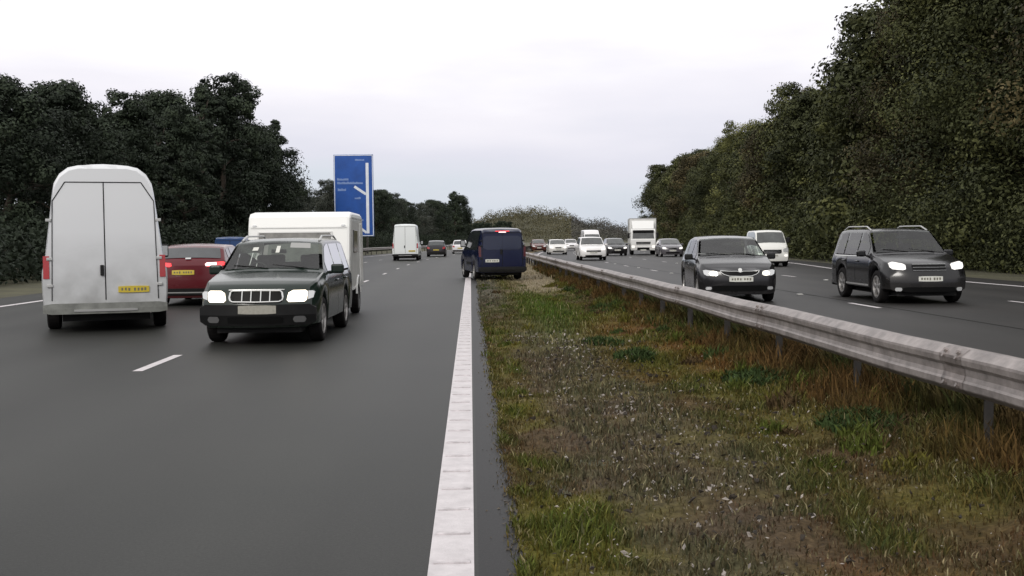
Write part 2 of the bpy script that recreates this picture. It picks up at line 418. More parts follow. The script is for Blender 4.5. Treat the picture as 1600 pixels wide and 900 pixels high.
xs = np.concatenate([np.arange(0.24, 3.96, 0.06), [3.965]])
ys_ = np.concatenate([np.arange(2.5, 14, 0.07), np.arange(14, 30, 0.15), np.arange(30, 64, 0.5), np.arange(64, 262, 4.0), [300, 400, 520]])
vs = []; cols = []; fs = []
nx = len(xs)
for j, yy in enumerate(ys_):
    for i, xx in enumerate(xs):
        vs.append((xx + cs(yy) + (0.05*fbm(0, yy, .5, 4, 50.0) + .01 if i == 0 else 0), yy, vz(xx, yy) if i else 0.0045))
        c, d, h, s = cover(xx, yy)
        k = 0.75 + 0.5 * random.random()
        cols.append((c[0]*k, c[1]*k, c[2]*k, 1))
        if i and j:
            a = j*nx + i
            fs.append((a-nx-1, a-nx, a, a-1))
def tint_mat(name, rough=0.9, gain=1.0, bump=True):
    m = bpy.data.materials.new(name); nt, b = nodes(m); l = nt.links.new
    at = nt.nodes.new('ShaderNodeAttribute'); at.attribute_name = 'tint'
    n = nt.nodes.new('ShaderNodeTexNoise'); n.inputs['Scale'].default_value = 35; n.inputs['Detail'].default_value = 5
    tc = nt.nodes.new('ShaderNodeTexCoord'); l(tc.outputs['Object'], n.inputs['Vector'])
    r = nt.nodes.new('ShaderNodeValToRGB'); r.color_ramp.elements[0].position = .3; r.color_ramp.elements[1].position = .7
    r.color_ramp.elements[0].color = (0.6*gain,) * 3 + (1,); r.color_ramp.elements[1].color = (1.35*gain,) * 3 + (1,)
    mu = nt.nodes.new('ShaderNodeMix'); mu.data_type = 'RGBA'; mu.blend_type = 'MULTIPLY'; mu.inputs[0].default_value = 1
    l(n.outputs['Fac'], r.inputs[0]); l(at.outputs['Color'], mu.inputs[6]); l(r.outputs[0], mu.inputs[7]); l(mu.outputs[2], b.inputs['Base Color'])
    b.inputs['Roughness'].default_value = rough; b.inputs['Specular IOR Level'].default_value = 0.08
    if bump:
        bp = nt.nodes.new('ShaderNodeBump'); bp.inputs['Strength'].default_value = 0.8; bp.inputs['Distance'].default_value = 0.02
        l(n.outputs['Fac'], bp.inputs['Height']); l(bp.outputs[0], b.inputs['Normal'])
    return m
vo = pymesh('central_reservation', vs, fs, tint_mat('verge_soil'), None, True)
ca = vo.data.color_attributes.new('tint', 'FLOAT_COLOR', 'POINT')
ca.data.foreach_set('color', np.array(cols, dtype=np.float32).ravel())
kind(vo, 'structure')

def blades(name, pts, m, label, cat):
    """pts: (x,y,z,height,width,colour) -> one object of bent blades (two quads each)"""
    V = []; Fc = []; C = []
    for (x, y, z, h, w, c) in pts:
        a = random.uniform(0, 2*PI); ca_, sa = math.cos(a), math.sin(a)
        lean = .45 if h < .16 else .27
        lx, ly = random.gauss(0, h * lean), random.gauss(0, h * lean)
        i = len(V)
        V += [(x - ca_*w, y - sa*w, z - .01), (x + ca_*w, y + sa*w, z - .01),
              (x + ca_*w*.8 + lx*.35, y + sa*w*.8 + ly*.35, z + h*.6), (x - ca_*w*.8 + lx*.35, y - sa*w*.8 + ly*.35, z + h*.6),
              (x + lx, y + ly, z + h)]
        Fc += [(i, i+1, i+2, i+3), (i+3, i+2, i+4)]
        C += [c, c]
    me = bpy.data.meshes.new(name); me.from_pydata(V, [], Fc); me.update()
    o = link(name, me, m)
    at = me.attributes.new('tint', 'FLOAT_COLOR', 'FACE')
    at.data.foreach_set('color', np.array([(*c, 1) for c in C], dtype=np.float32).ravel())
    kind(o, 'stuff', label, cat)
    return o

pts = []
def scatter(n, y0, y1, wmul, hmul):
    k = 0
    while k < n:
        x = random.uniform(0.27, 3.9); y = random.uniform(y0, y1)
        if random.random() < .05: x = .27 - abs(random.gauss(0, .035 + .03*max(0, fbm(0, y, .7, 2, 51.0))))
        c, d, h, s = cover(x, y)
        if random.random() > d: continue
        k += 1
        j = random.uniform(.65, 1.45); g = random.uniform(-.012, .012)
        if random.random() < 0.10: c = lerp3(c, (0.24, 0.21, 0.12), random.uniform(.3, .8))
        pts.append((x + cs(y), y, vz(x, y), h * hmul * random.uniform(.5, 1.6), wmul * random.uniform(.6, 1.3), (max(.01, c[0]*j + g), max(.01, c[1]*j), c[2]*j)))
scatter(34000, 3.5, 8, 0.0045, 0.75)
scatter(26000, 8, 14, 0.006, 0.8)
scatter(18000, 14, 28, 0.009, 0.9)
scatter(7000, 28, 62, 0.014, 1.0)
# leafy weed clumps and dead stems, thicker below the barrier
for k in range(150):
    x = random.choice([random.uniform(2.6, 3.6), random.uniform(.35, 3.3)]); y = random.uniform(4.2, 36)
    c, d, h, s = cover(x, y)
    if s > .45 and random.random() < .7: continue
    base = random.choice([GREEN, (0.04, 0.06, 0.018), OLIVE, BROWN])
    tall = random.uniform(.07, .20) * (1.35 if x > 2.6 else 0.75)
    r = random.uniform(.08, .22)
    for q in range(int(110 * r / .15)):
        a = random.uniform(0, 2*PI); rr = r * math.sqrt(random.random())
        px, py = x + rr*math.cos(a), y + rr*math.sin(a)
        if px < .28: continue
        j = random.uniform(.6, 1.4)
        pts.append((px, py, vz(px, py), tall * random.uniform(.4, 1.1) * (1 - .5 * rr / r), random.uniform(.006, .014), tuple(v*j for v in base)))
for k in range(30000):
    y = 1.8 + 50 * random.random()**1.6; x = random.uniform(2.95, 3.93)
    n_ = fbm(x, y, 1.3, 3, 31.0)
    base = lerp3((0.034, 0.044, 0.010), (0.085, 0.050, 0.018), .45 + n_*1.4)
    j = random.uniform(.5, 1.4)
    pts.append((x + cs(y), y, vz(x, y), random.uniform(.10, .30) * (.8 + n_) * (1.0 if x > 3.15 else .7), random.uniform(.0028, .006) * (1 + y/14), tuple(v*j for v in base)))
for k in range(26000):
    y = 1.8 + 60 * random.random()**1.5; x = random.uniform(3.62, 3.95)
    n_ = fbm(x, y, 1.0, 3, 61.0)
    base = lerp3((0.032, 0.040, 0.012), (0.070, 0.048, 0.020), .45 + n_*1.3); j = random.uniform(.5, 1.3)
    pts.append((x + cs(y), y, vz(x, y), random.uniform(.20, .36), random.uniform(.004, .008) * (1 + y/14), tuple(v*j for v in base)))
# bramble and low dark bushy patches the photograph shows near the far half
for bx_, by_, br in ((1.85, 15.2, .30), (2.0, 13.2, .26), (2.9, 11.0, .34), (3.0, 8.3, .3)):
    for q in range(700):
        a = random.uniform(0, 2*PI); rr = br * math.sqrt(random.random())
        px, py = bx_ + rr*math.cos(a), by_ + 1.3*rr*math.sin(a)
        j = random.uniform(.5, 1.3)
        pts.append((px, py, vz(px, py) + random.uniform(0, .09) * (1 - rr/br), random.uniform(.03, .10), random.uniform(.008, .018), tuple(v*j for v in (0.035, 0.055, 0.018))))
blades('verge_grass', pts, tint_mat('grass_blades', 0.8, 1.0, False), 'rough autumn grass and weeds covering the central reservation', 'grass')

# pale chippings and dead seed heads along the stony band
V = []; Fc = []
def chip(x, y, z, r):
    i = len(V)
    p = [Vector((1, 0, 0)), Vector((-1, 0, 0)), Vector((0, 1, 0)), Vector((0, -1, 0)), Vector((.2, .1, .55)), Vector((-.1, 0, -.5))]
    Rm = Matrix.Rotation(random.uniform(0, 2*PI), 3, 'Z') @ Matrix.Rotation(random.gauss(0, .9), 3, 'X') @ Matrix.Rotation(random.gauss(0, .9), 3, 'Y')
    ax = (r * random.uniform(.5, 1.7), r * random.uniform(.4, .9), r * random.uniform(.3, .9))
    for k in range(6):
        q = Vector((p[k].x*ax[0], p[k].y*ax[1], p[k].z*ax[2])) + Vector([random.gauss(0, r*.22) for _ in range(3)])
        w = Rm @ q
        V.append((x + w.x, y + w.y, z + w.z))
    for f in ((0,2,4),(2,1,4),(1,3,4),(3,0,4),(2,0,5),(1,2,5),(3,1,5),(0,3,5)): Fc.append(tuple(i + t for t in f))
n = 0
while n < 1100:
    y = random.uniform(4.4, 17); x = random.gauss(1.25 + 0.25*math.sin(y), .38)
    if not .4 < x < 3.1: continue
    if fbm(x, y, 0.35, 3, 20.0) < 0.08 and random.random() < .88: continue
    n += 1
    chip(x, y, vz(x, y) + random.uniform(.01, .07), random.choice([.003, .0045, .006, .008, .012]) * (1 + y / 30))
for k in range(520):
    x = random.uniform(.9, 3.3); y = random.uniform(4.5, 11)
    if fbm(x, y, .4, 3, 77.0) < .0 and random.random() < .8: continue
    chip(x, y, vz(x, y) + random.uniform(.02, .08), random.uniform(.004, .010))
ch = pymesh('chippings', V, Fc, mat('pale_chippings', (0.27, 0.24, 0.215), 0.85, noise_scale=6, noise_amt=0.55))
V = []; Fc = []
for k in range(1500):
    y = 3.5 + 22 * random.random()**1.5; x = .25 - abs(random.gauss(0, .06))
    chip(x, y, .004, random.choice([.003, .004, .007]) * (1 + y/20))
kind(pymesh('grit', V, Fc, mat('road_grit', (0.09, 0.075, 0.055), 0.9, noise_scale=9, noise_amt=0.5)), 'stuff', 'loose grit and crumbs of soil along the edge of the tarmac', 'grit')
V = []; Fc = []
for k in range(900):
    y = random.uniform(4.4, 16); x = random.gauss(1.5, .6)
    if not .35 < x < 3.3: continue
    chip(x, y, vz(x, y) + random.uniform(.01, .05), random.choice([.008, .012, .018]) * (1 + y / 30))
kind(pymesh('dead_leaves', V, Fc, mat('rotting_leaves', (0.022, 0.016, 0.010), 0.9, noise_scale=9, noise_amt=0.5)), 'stuff', 'dark rotting leaf litter in the verge', 'leaf litter')
kind(ch, 'stuff', 'pale stone chippings and dead seed heads scattered in the verge', 'chippings')

# ------------------------------------------------------------------ safety barriers
def barrier(name, label, side, f, y0, y1, step, group='steel safety barriers'):
    """open box beam on posts; side -1: face towards -X"""
    root = thing(name, label, 'barrier', (f(y0) + cs(y0), y0, 0))
    ox, oy = root.location.x, root.location.y
    outer = [(0.03, .757), (-.02, .757), (-.030, .752), (-.088, .708), (-.090, .690), (-.084, .655), (-.062, .630), (-.058, .585), (-.066, .555), (-.076, .540), (-.074, .500), (-.068, .490), (-.01, .452), (0.03, .452)]
    inner = [(x + .007, z - .004 if z > .6 else z + .004) for x, z in outer[::-1]]
    prof = outer + inner
    ys = list(np.arange(y0, min(y1, 62), 1.6)) + list(np.arange(max(62, y0), y1, 5.0)) + [y1]
    vs = []; fs = []; n = len(prof)
    for j, yy in enumerate(ys):
        wob = 0.008 * math.sin(yy * 1.3)
        for (dx, z) in prof:
            vs.append((f(yy) + cs(yy) + (dx if side < 0 else -dx) - ox + wob, yy - oy, z + wob * .6))
        if j:
            for i in range(n):
                k = (i + 1) % n
                fs.append(((j-1)*n+i, (j-1)*n+k, j*n+k, j*n+i))
    pymesh('beam', vs, fs, M['galv'], root)
    jm = None                                          # lap joints with their bolt heads
    yy = y0 + .4
    while yy < 70:
        if jm is None:
            bm = bmesh.new()
            sg = 1 if side < 0 else -1
            lp = [(x - .004, z) for x, z in outer[1:-1]]
            A = [bm.verts.new((sg*x, 0, z)) for x, z in lp]; B = [bm.verts.new((sg*x, .32, z)) for x, z in lp]
            for i in range(len(lp)-1): bm.faces.new((A[i], A[i+1], B[i+1], B[i]))
            for (dx, z) in ((-.086, .735), (-.097, .70), (-.093, .52)):
                for dy in (.06, .25):
                    tube_into(bm, (sg*(dx+.015), dy, z - .008), (sg*(dx - .006), dy, z+.003), .016, n=6)
            jm = bpy.data.meshes.new('lap_joint'); bm.to_mesh(jm); bm.free(); jm.materials.append(M['galv_dull'])
        o = bpy.data.objects.new('lap_joint', jm); col.objects.link(o); o.parent = root
        o.location = (f(yy) + cs(yy) - ox + 0.008*math.sin(yy*1.3), yy - oy, 0.0048 * math.sin(yy * 1.3))
        yy += 4.8
    me = None
    yy = y0 + .4
    while yy < y1:
        if me is None:
            bm = bmesh.new()
            s = 1 if side < 0 else -1
            box_into(bm, (s*.10, 0, .34), (0.012, 0.11, .74))           # Z section post: web and two flanges
            box_into(bm, (s*.128, .049, .34), (0.044, 0.012, .74))
            box_into(bm, (s*.072, -.049, .34), (0.044, 0.012, .74))
            box_into(bm, (s*.06, 0, .60), (0.08, 0.09, .09), .01)
            bmesh.ops.recalc_face_normals(bm, faces=bm.faces)
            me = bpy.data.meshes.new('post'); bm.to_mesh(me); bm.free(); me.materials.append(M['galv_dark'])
        o = bpy.data.objects.new('post', me); col.objects.link(o); o.parent = root
        o.location = (f(yy) + cs(yy) - ox, yy - oy, 0)
        yy += step
    return root
barrier('safety_barrier', 'long galvanised steel barrier along the grassy central reservation', -1, lambda y: 3.25, 1.7, 190, 2.4)
barrier('safety_barrier', 'distant grey steel barrier behind the left hard shoulder, below the blue sign', 1, lambda y: -13.9, 60, 240, 3.2)

# ------------------------------------------------------------------ vehicles
def interp(tab, y):
    return float(np.interp(y, [t[0] for t in tab], [t[1] for t in tab]))

_wheels = {}
def wheel_meshes(r, w, steel=False):
    key = (round(r, 3), round(w, 3), steel)
    if key in _wheels: return _wheels[key]
    n = 28
    bm = bmesh.new()
    prof = [(r*.66, -w*.42), (r*.80, -w*.5), (r*.93, -w*.48), (r*.99, -w*.38), (r, -w*.2), (r, w*.2), (r*.99, w*.38), (r*.93, w*.48), (r*.80, w*.5), (r*.66, w*.42)]
    rings = []
    for i in range(n):
        a = 2*PI*i/n
        rings.append([bm.verts.new((x, q*math.cos(a), q*math.sin(a))) for (q, x) in prof])
    for i in range(n):
        j = (i+1) % n
        for k in range(len(prof)-1):
            bm.faces.new((rings[i][k], rings[i][k+1], rings[j][k+1], rings[j][k]))
    bmesh.ops.recalc_face_normals(bm, faces=bm.faces)
    t = bpy.data.meshes.new('tyre'); bm.to_mesh(t); bm.free(); t.materials.append(M['tyre'])
    bm = bmesh.new()
    # rim barrel, lip and hub (outboard is +x)
    def disc(x, r0, r1, x2=None):
        a_, b_ = [], []
        for i in range(n):
            a = 2*PI*i/n
            a_.append(bm.verts.new((x, r0*math.cos(a), r0*math.sin(a)))); b_.append(bm.verts.new((x if x2 is None else x2, r1*math.cos(a), r1*math.sin(a))))
        for i in range(n):
            j = (i+1) % n
            bm.faces.new((a_[i], a_[j], b_[j], b_[i]))
    disc(w*.46, r*.60, r*.68); disc(w*.46, r*.60, r*.57, w*.10); disc(w*.08, r*.02, r*.58)
    disc(w*.40, 0.001, r*.14); disc(w*.40, r*.14, r*.16, w*.12)
    ns = 10 if steel else 5
    for k in range(ns):
        rot = Matrix.Rotation(2*PI*k/ns, 3, 'X')
        box_into(bm, rot @ Vector((w*.30, 0, r*.36)), (w*.22, r*(.10 if steel else .17), r*.50), r*.03, rot)
    bmesh.ops.recalc_face_normals(bm, faces=bm.faces)
    m2 = bpy.data.meshes.new('rim'); bm.to_mesh(m2); bm.free(); m2.materials.append(M['steelrim'] if steel else M['rim'])
    _wheels[key] = (t, m2)
    return t, m2

def add_wheel(root, x, y, r, w, steel=False):
    t, rm = wheel_meshes(r, w, steel)
    e = bpy.data.objects.new('wheel', t)
    col.objects.link(e); e.parent = root; e.location = (x, y, r)
    if x < 0: e.rotation_euler = (0, 0, PI)
    q = bpy.data.objects.new('rim', rm); col.objects.link(q); q.parent = e
    return e

class Car:
    """a vehicle lofted from cross-sections. Local frame: front towards -Y, centre of the wheelbase-ish at 0."""
    def __init__(s, name, label, cat, loc, rotz, P, group=None):
        s.P = P
        s.root = thing(name, label, cat, (loc[0], loc[1], loc[2] if len(loc) > 2 else 0), rotz, group)
        s.L, s.W, s.H = P['L'], P['W'], P['H']
        s.y0 = -s.L/2; s.hw = s.W/2
    # --- surface definition; y measured from the nose here
    def top(s, y): return interp(s.P['top'], y)
    def belt(s, y): return interp(s.P['belt'], y)
    def plan(s, y):
        L_ = s.L; fr = s.P.get('round_f', .35); rr = s.P.get('round_r', .25)
        k = 1.0
        nf = s.P.get('nose_w', .84); nr = s.P.get('tail_w', .90)
        if y < fr: t = 1 - y/fr; k = 1 - (1-nf) * t**2.2
        if y > L_ - rr: t = 1 - (L_-y)/rr; k = min(k, 1 - (1-nr) * t**2.2)
        return s.hw * k
    def bottom(s, y):
        z = s.P.get('floor', .24)
        if y < .5: z += .0
        for yw in s.P['axles']:
            ra = s.P['wr'] + s.P.get('arch_gap', .065)
            d = abs(y - yw)
            if d < ra: z = max(z, s.P['wr'] + math.sqrt(ra*ra - d*d) - .0)
        return z
    def roofw(s, y):
        zt = s.top(y); zs = min(s.belt(y), zt - .02)
        return s.plan(y) * .955 - s.P.get('tumble', .30) * (zt - zs)
    def ring(s, y):
        w = s.plan(y); zb = s.bottom(y); zt = s.top(y); zs = min(s.belt(y), zt - .02)
        wt_ = s.roofw(y); gh = zt - zs
        e = min(.07 * s.P.get('edge', 1.0), gh * .5); eh = e * s.P.get('edge_h', 1.0)
        pw = w*.955
        c = s.P.get('crown', .03)
        ends = min(1, y/.4, (s.L-y)/.3) if s.L > 1 else 1
        c = c * max(0, ends)
        pts = [(0, zb), (.5*w, zb), (.9*w, zb), (.975*w, zb+.035), (.995*w, zb+.35*(zs-zb)), (w, zb+.62*(zs-zb)), (.992*w, zb+.86*(zs-zb)), (pw, zs),
               (pw+(wt_-pw)*.33, zs+(gh-e)*.34), (pw+(wt_-pw)*.68, zs+(gh-e)*.68), (wt_+.003, zt-e), (wt_-eh*.076, zt-e*.617), (wt_-eh*.293, zt-e*.293), (wt_-eh*.617, zt-e*.076), (wt_-eh, zt), ((wt_-eh)*.5, zt+c*.75), (0, zt+c)]
        # keep heights monotone over the wheel arches
        out_ = []; zprev = -1
        for k, (x, z) in enumerate(pts):
            z = max(z, zprev) if k < 8 else z
            zprev = z; out_.append((x, z))
        return out_
    def deform(s, x, y, z):
        """nose and tail shaping; y from nose"""
        w = s.hw
        fb = s.P.get('bow_f', .22); rb = s.P.get('bow_r', .10)
        ff = max(0, 1 - y/1.0); fr_ = max(0, 1 - (s.L-y)/.8)
        yy = y
        yy += fb * (abs(x)/w)**2.4 * ff
        yy -= rb * (abs(x)/w)**2.4 * fr_
        fp = s.P.get('front_prof', ((0, .10), (.22, .03), (.42, 0), (.62, .015), (.8, .10), (1.0, .2)))
        rp = s.P.get('rear_prof', ((0, .10), (.25, .02), (.5, 0), (.8, .03), (1.0, .06), (1.4, .1)))
        yy += interp(fp, z) * ff**1.5
        yy -= interp(rp, z) * fr_**1.5
        return (x, yy + s.y0, z)
    def build_body(s, m):
        st = set(np.round(np.linspace(0, s.L, 40), 3))
        for t in s.P['top']: st.add(round(t[0], 3))
        for yw in s.P['axles']:
            ra = s.P['wr'] + s.P.get('arch_gap', .065)
            for a in np.linspace(0, PI, 13): st.add(round(yw + ra*math.cos(a)*.999, 3))
            st.add(round(yw - ra - .01, 3)); st.add(round(yw + ra + .01, 3))
        st = sorted(v for v in st if 0 <= v <= s.L)
        V = []; Fc = []
        half = [s.ring(y) for y in st]
        n = len(half[0])
        full = 2*n - 2
        for y, h in zip(st, half):
            loop = h + [(-x, z) for (x, z) in h[-2:0:-1]]
            for (x, z) in loop: V.append(s.deform(x, y, z))
        for j in range(1, len(st)):
            for i in range(full):
                k = (i+1) % full
                Fc.append(((j-1)*full+i, (j-1)*full+k, j*full+k, j*full+i))
        if s.P.get('interior'):
            a0, a1 = s.P['cowl'] + .05, s.P['head'] - .02
            b0, b1 = s.P['cowl'] + .36, s.P['rw'][0] - .18
            r0, r1 = s.P['rw'][0] + .02, s.P['rw'][1] - .02
            keep = []
            for f in Fc:
                j = f[3] // full; ym = (st[j] + st[j-1]) / 2; i = f[0] % full
                ii = i if i < n - 1 else full - 1 - i
                if ii >= 12 and (a0 < ym < a1 or r0 < ym < r1): continue
                if 7 <= ii < 9 and b0 < ym < b1: continue
                keep.append(f)
            Fc = keep
        for end, y, h in ((0, st[0], half[0]), (1, st[-1], half[-1])):
            rows = []
            K = 10
            for idx in range(2, n-1):
                x, z = h[idx]
                row = []
                for q in range(K+1):
                    t = -1 + 2*q/K
                    row.append(len(V)); V.append(s.deform(x*t, y, z))
                rows.append(row)
            for a in range(1, len(rows)):
                for q in range(K):
                    f = (rows[a-1][q], rows[a-1][q+1], rows[a][q+1], rows[a][q])
                    Fc.append(f if end == 0 else f[::-1])
        o = pymesh('body', V, Fc, m, s.root, True)
        bm = bmesh.new(); bm.from_mesh(o.data)
        bmesh.ops.remove_doubles(bm, verts=bm.verts, dist=.0008)
        bmesh.ops.recalc_face_normals(bm, faces=bm.faces)
        bm.to_mesh(o.data); bm.free()
        try: o.data.set_sharp_from_angle(angle=R(38))
        except Exception: pass
        s.body = o
        # dark floor pan between the wheels, hung low to block sky light beneath
        P = s.P
        box('underbody', (0, 0, .30), (s.W*.70, s.L*.90, .24), M['under'], s.root)
        return o
    # --- surface patches
    def top_patch(s, name, ya, yb, inset, m, lift=.006, xcut=None, nx=8, ny=8, ia=None):
        V = []; Fc = []
        for j in range(ny+1):
            y = ya + (yb-ya)*j/ny
            w0 = s.roofw(y) - inset
            zt = s.top(y); c = s.P.get('crown', .03)
            slope = (s.top(y+.02) - s.top(y-.02)) / .04
            nrm = Vector((0, -slope, 1)).normalized() * lift
            xa, xb = (-w0, w0) if xcut is None else (xcut[0]*w0, xcut[1]*w0)
            for i in range(nx+1):
                x = xa + (xb-xa)*i/nx
                u = abs(x)/max(.01, s.roofw(y))
                zc = zt + c * (1 - u*u) * .95
                p = s.deform(x, y, zc)
                V.append((p[0], p[1] + nrm.y, p[2] + nrm.z))
        for j in range(ny):
            for i in range(nx):
                a = j*(nx+1)+i
                Fc.append((a, a+1, a+nx+2, a+nx+1))
        return pymesh(name, V, Fc, m, s.root, True)
    def side_patch(s, name, ya, yb, sgn, m, low=.035, high=.07, lift=.007, ny=10, full=True, parent=None, shift_a=0., shift_b=0., body=False):
        """panel on the greenhouse (or, with body, on the flank between absolute heights low, high)"""
        V = []; Fc = []; nz = 5
        for j in range(ny+1):
            t = j/ny
            for i in range(nz+1):
                u = i/nz
                y = ya + (yb-ya)*t + (shift_a*(1-t) + shift_b*t)*u
                r = s.ring(y)
                zt = s.top(y); zs = min(s.belt(y), zt-.02)
                if body: za, zb_ = low, high
                else: za, zb_ = zs + low, max(zs + low + .003, zt - high)
                z = za + (zb_-za)*u
                x = s.xat(y, z)
                V.append(s.deform(sgn*(x + lift), y, z))
        for j in range(ny):
            for i in range(nz):
                a = j*(nz+1)+i
                Fc.append((a, a+1, a+nz+2, a+nz+1))
        o = pymesh(name, V, Fc, m, parent or s.root, True)
        return o
    def xat(s, y, z):
        r = s.ring(y)
        rr = [p for p in r[3:15]]
        zs_ = [p[1] for p in rr]; xs_ = [p[0] for p in rr]
        for k in range(1, len(zs_)):
            if zs_[k] <= zs_[k-1]: zs_[k] = zs_[k-1] + 1e-4
        return float(np.interp(z, zs_, xs_))
    def face_poly(s, name, poly, m, rear=False, out=.012, thick=.05, parent=None, bev=.0, both=False):
        """extruded outline on the nose (or tail); poly in (x,z)"""
        objs = []
        for sg in ((1, -1) if both else (1,)):
            bm = bmesh.new()
            n = len(poly)
            y = s.L if rear else 0.0
            d = 1 if rear else -1
            def P(x, z, off):
                p = s.deform(x*sg, y, z); return (p[0], p[1] + d*off, p[2])
            a = [bm.verts.new(P(x, z, out)) for x, z in poly]
            b = [bm.verts.new(P(x, z, out - thick)) for x, z in poly]
            f = bm.faces.new(a)
            for i in range(n):
                j = (i+1) % n
                bm.faces.new((a[i], a[j], b[j], b[i]))
            bmesh.ops.triangulate(bm, faces=[f])
            objs.append(bmobj(name, bm, m, parent or s.root))
        return objs
    def grid_poly(s, name, x0, x1, z0, z1, m, rear=False, out=.01, thick=.03, taper=0.0, nx=12, parent=None, rnd=.25):
        """rounded panel following the curved nose or tail"""
        pts = []
        w = (x1-x0)/2; h = (z1-z0)/2; cx = (x0+x1)/2; cz = (z0+z1)/2
        bm = bmesh.new(); y = s.L if rear else 0; d = 1 if rear else -1
        r = min(w, h)*rnd
        cols_ = []
        for i in range(nx+1):
            x = -w + 2*w*i/nx
            e = max(0, abs(x) - (w-r))
            dz = r - math.sqrt(max(0, r*r - e*e)) if r > 0 else 0
            hh = h - dz
            tz = taper * (abs(x)/w)
            colv = []
            for (zz, of) in ((-hh, out-thick), (-hh, out), (0, out), (hh - tz, out), (hh - tz, out-thick)):
                p = s.deform(cx+x, y, cz+zz)
                colv.append(bm.verts.new((p[0], p[1]+d*of, p[2])))
            cols_.append(colv)
        for i in range(nx):
            for k in range(4):
                bm.faces.new((cols_[i][k], cols_[i+1][k], cols_[i+1][k+1], cols_[i][k+1]))
        bm.faces.new(cols_[0]); bm.faces.new(cols_[-1][::-1])
        return bmobj(name, bm, m, parent or s.root)
    def plate(s, x, z, w, h, m, rear=False, out=.02, chars=True):
        p = s.grid_poly('number_plate', x-w/2, x+w/2, z-h/2, z+h/2, m, rear, out, .02, nx=4, rnd=.1)
        if chars:
            bm = bmesh.new(); y = s.L if rear else 0; d = 1 if rear else -1
            n = 7; cw = w*.86/ (n+.6)
            xx = x - w*.43
            for k in range(n):
                if k == 4: xx += cw*.6
                c = xx + cw*.5
                q = s.deform(c, y, z)
                st = [(random.uniform(-.06,.06), random.uniform(-.05,.05), random.uniform(.6,.8), random.uniform(.6,.85))]
                for (a, b, ww, hh) in st:
                    box_into(bm, (q[0]+a*cw*.8, q[1]+d*(out+.001), q[2]+b*h*.6), (ww*cw*.8, .003, hh*h*.6))
                xx += cw
            bmobj('characters', bm, M['ink'], p)
        return p
    def wheels(s, steel=False, w=.2):
        P = s.P
        for yw in P['axles']:
            for sg in (-1, 1):
                add_wheel(s.root, sg*(s.hw - w*.5 - .015), yw + s.y0, P['wr'], w, steel)
    def mirrors(s, y, z, m, size=(.2, .12, .14)):
        for sg in (-1, 1):
            x = s.xat(y, z) if z > s.belt(y)-.2 else s.hw
            p = s.deform(sg*x, y, z)
            bm = bmesh.new()
            box_into(bm, (p[0] + sg*(size[0]/2+.05), p[1], z+.02), size, min(size)*.3, None, 3)
            box_into(bm, (p[0] + sg*.03, p[1]+.01, z-.03), (.10, .06, .04), .01)
            o = bmobj('door_mirror', bm, m, s.root)
            box('mirror_glass', (p[0] + sg*(size[0]/2+.05), p[1]+size[1]/2+.003, z+.02), (size[0]*.8, .006, size[2]*.75), M['chrome'], o)
    def handles(s, ys_list, m):
        for sg in (-1, 1):
            for y in ys_list:
                z = s.belt(y) - .11
                x = s.xat(y, z); p = s.deform(sg*x, y, z)
                box('door_handle', (p[0]+sg*.015, p[1], z), (.03, .2, .03), m, s.root, .01)
    def seams(s, ys_list, m, zlo=.3):
        for sg in (-1, 1):
            for y in ys_list:
                s.side_patch('door_seam', y-.006, y+.006, sg, m, zlo, s.belt(y)-.01, .003, ny=1, body=True)
    def wipers(s, ycowl, sgn=1):
        bm = bmesh.new()
        for x in (-.05, .55):
            z = s.top(ycowl); 
            a = s.deform(x*sgn, ycowl+.02, z+.045)
            y2 = ycowl + .10
            b = s.deform((x - .55)*sgn, y2, s.top(y2)+.035)
            tube_into(bm, a, b, .006, n=5)
        return bmobj('wiper', bm, M['black'], s.root)
    def rails(s, ya, yb, m, lift=.06, inset=.08):
        for sg in (-1, 1):
            bm = bmesh.new()
            n = 6; prev = None
            for k in range(n+1):
                y = ya + (yb-ya)*k/n
                up = lift if 0 < k < n else .0
                p = s.deform(sg*(s.roofw(y)-inset), y, s.top(y)+up+.012)
                if prev is not None: tube_into(bm, prev, p, .017, n=6)
                prev = p
            bmobj('roof_rail', bm, m, s.root)

def bodylines(P): return P

# ---- profiles: y from the nose
def P_hatch(L=4.1, W=1.75, H=1.46, hood=.90, **k):
    s = L/4.1
    d = dict(L=L, W=W, H=H, axles=(.82*s, 3.38*s), wr=.31, floor=.20,
        top=[(0, .70*hood/.9), (.06, .76*hood/.9), (.25, .83*hood/.9), (1.05*s, hood+.06), (1.12*s, hood+.09), (1.85*s, H-.06), (2.2*s, H-.01), (2.9*s, H), (3.45*s, H-.05), (3.62*s, H-.10), (3.98*s, hood+.08), (L-.03, hood), (L, hood-.06)],
        belt=[(0, .66*hood/.9), (.3, .76*hood/.9), (1.1*s, hood), (3.0*s, hood+.03), (L, hood+.02)],
        cowl=1.10*s, head=1.83*s, rw=(3.60*s, 3.96*s))
    d.update(k); return d
def P_suv(L=4.45, W=1.735, H=1.56, hood=.98, **k):
    s = L/4.45
    d = dict(L=L, W=W, H=H, axles=(.86*s, 3.40*s), wr=.335, floor=.27,
        top=[(0, .80), (.05, .87), (.22, .92), (1.15*s, hood+.05), (1.22*s, hood+.08), (1.86*s, H-.06), (2.15*s, H-.01), (3.6*s, H), (4.05*s, H-.03), (4.14*s, H-.09), (4.38*s, hood+.08), (L-.02, hood), (L, hood-.06)],
        belt=[(0, .76), (.3, .86), (1.2*s, hood), (L, hood+.02)],
        cowl=1.20*s, head=1.84*s, rw=(4.12*s, 4.36*s), tumble=.26, nose_w=.90)
    d.update(k); return d
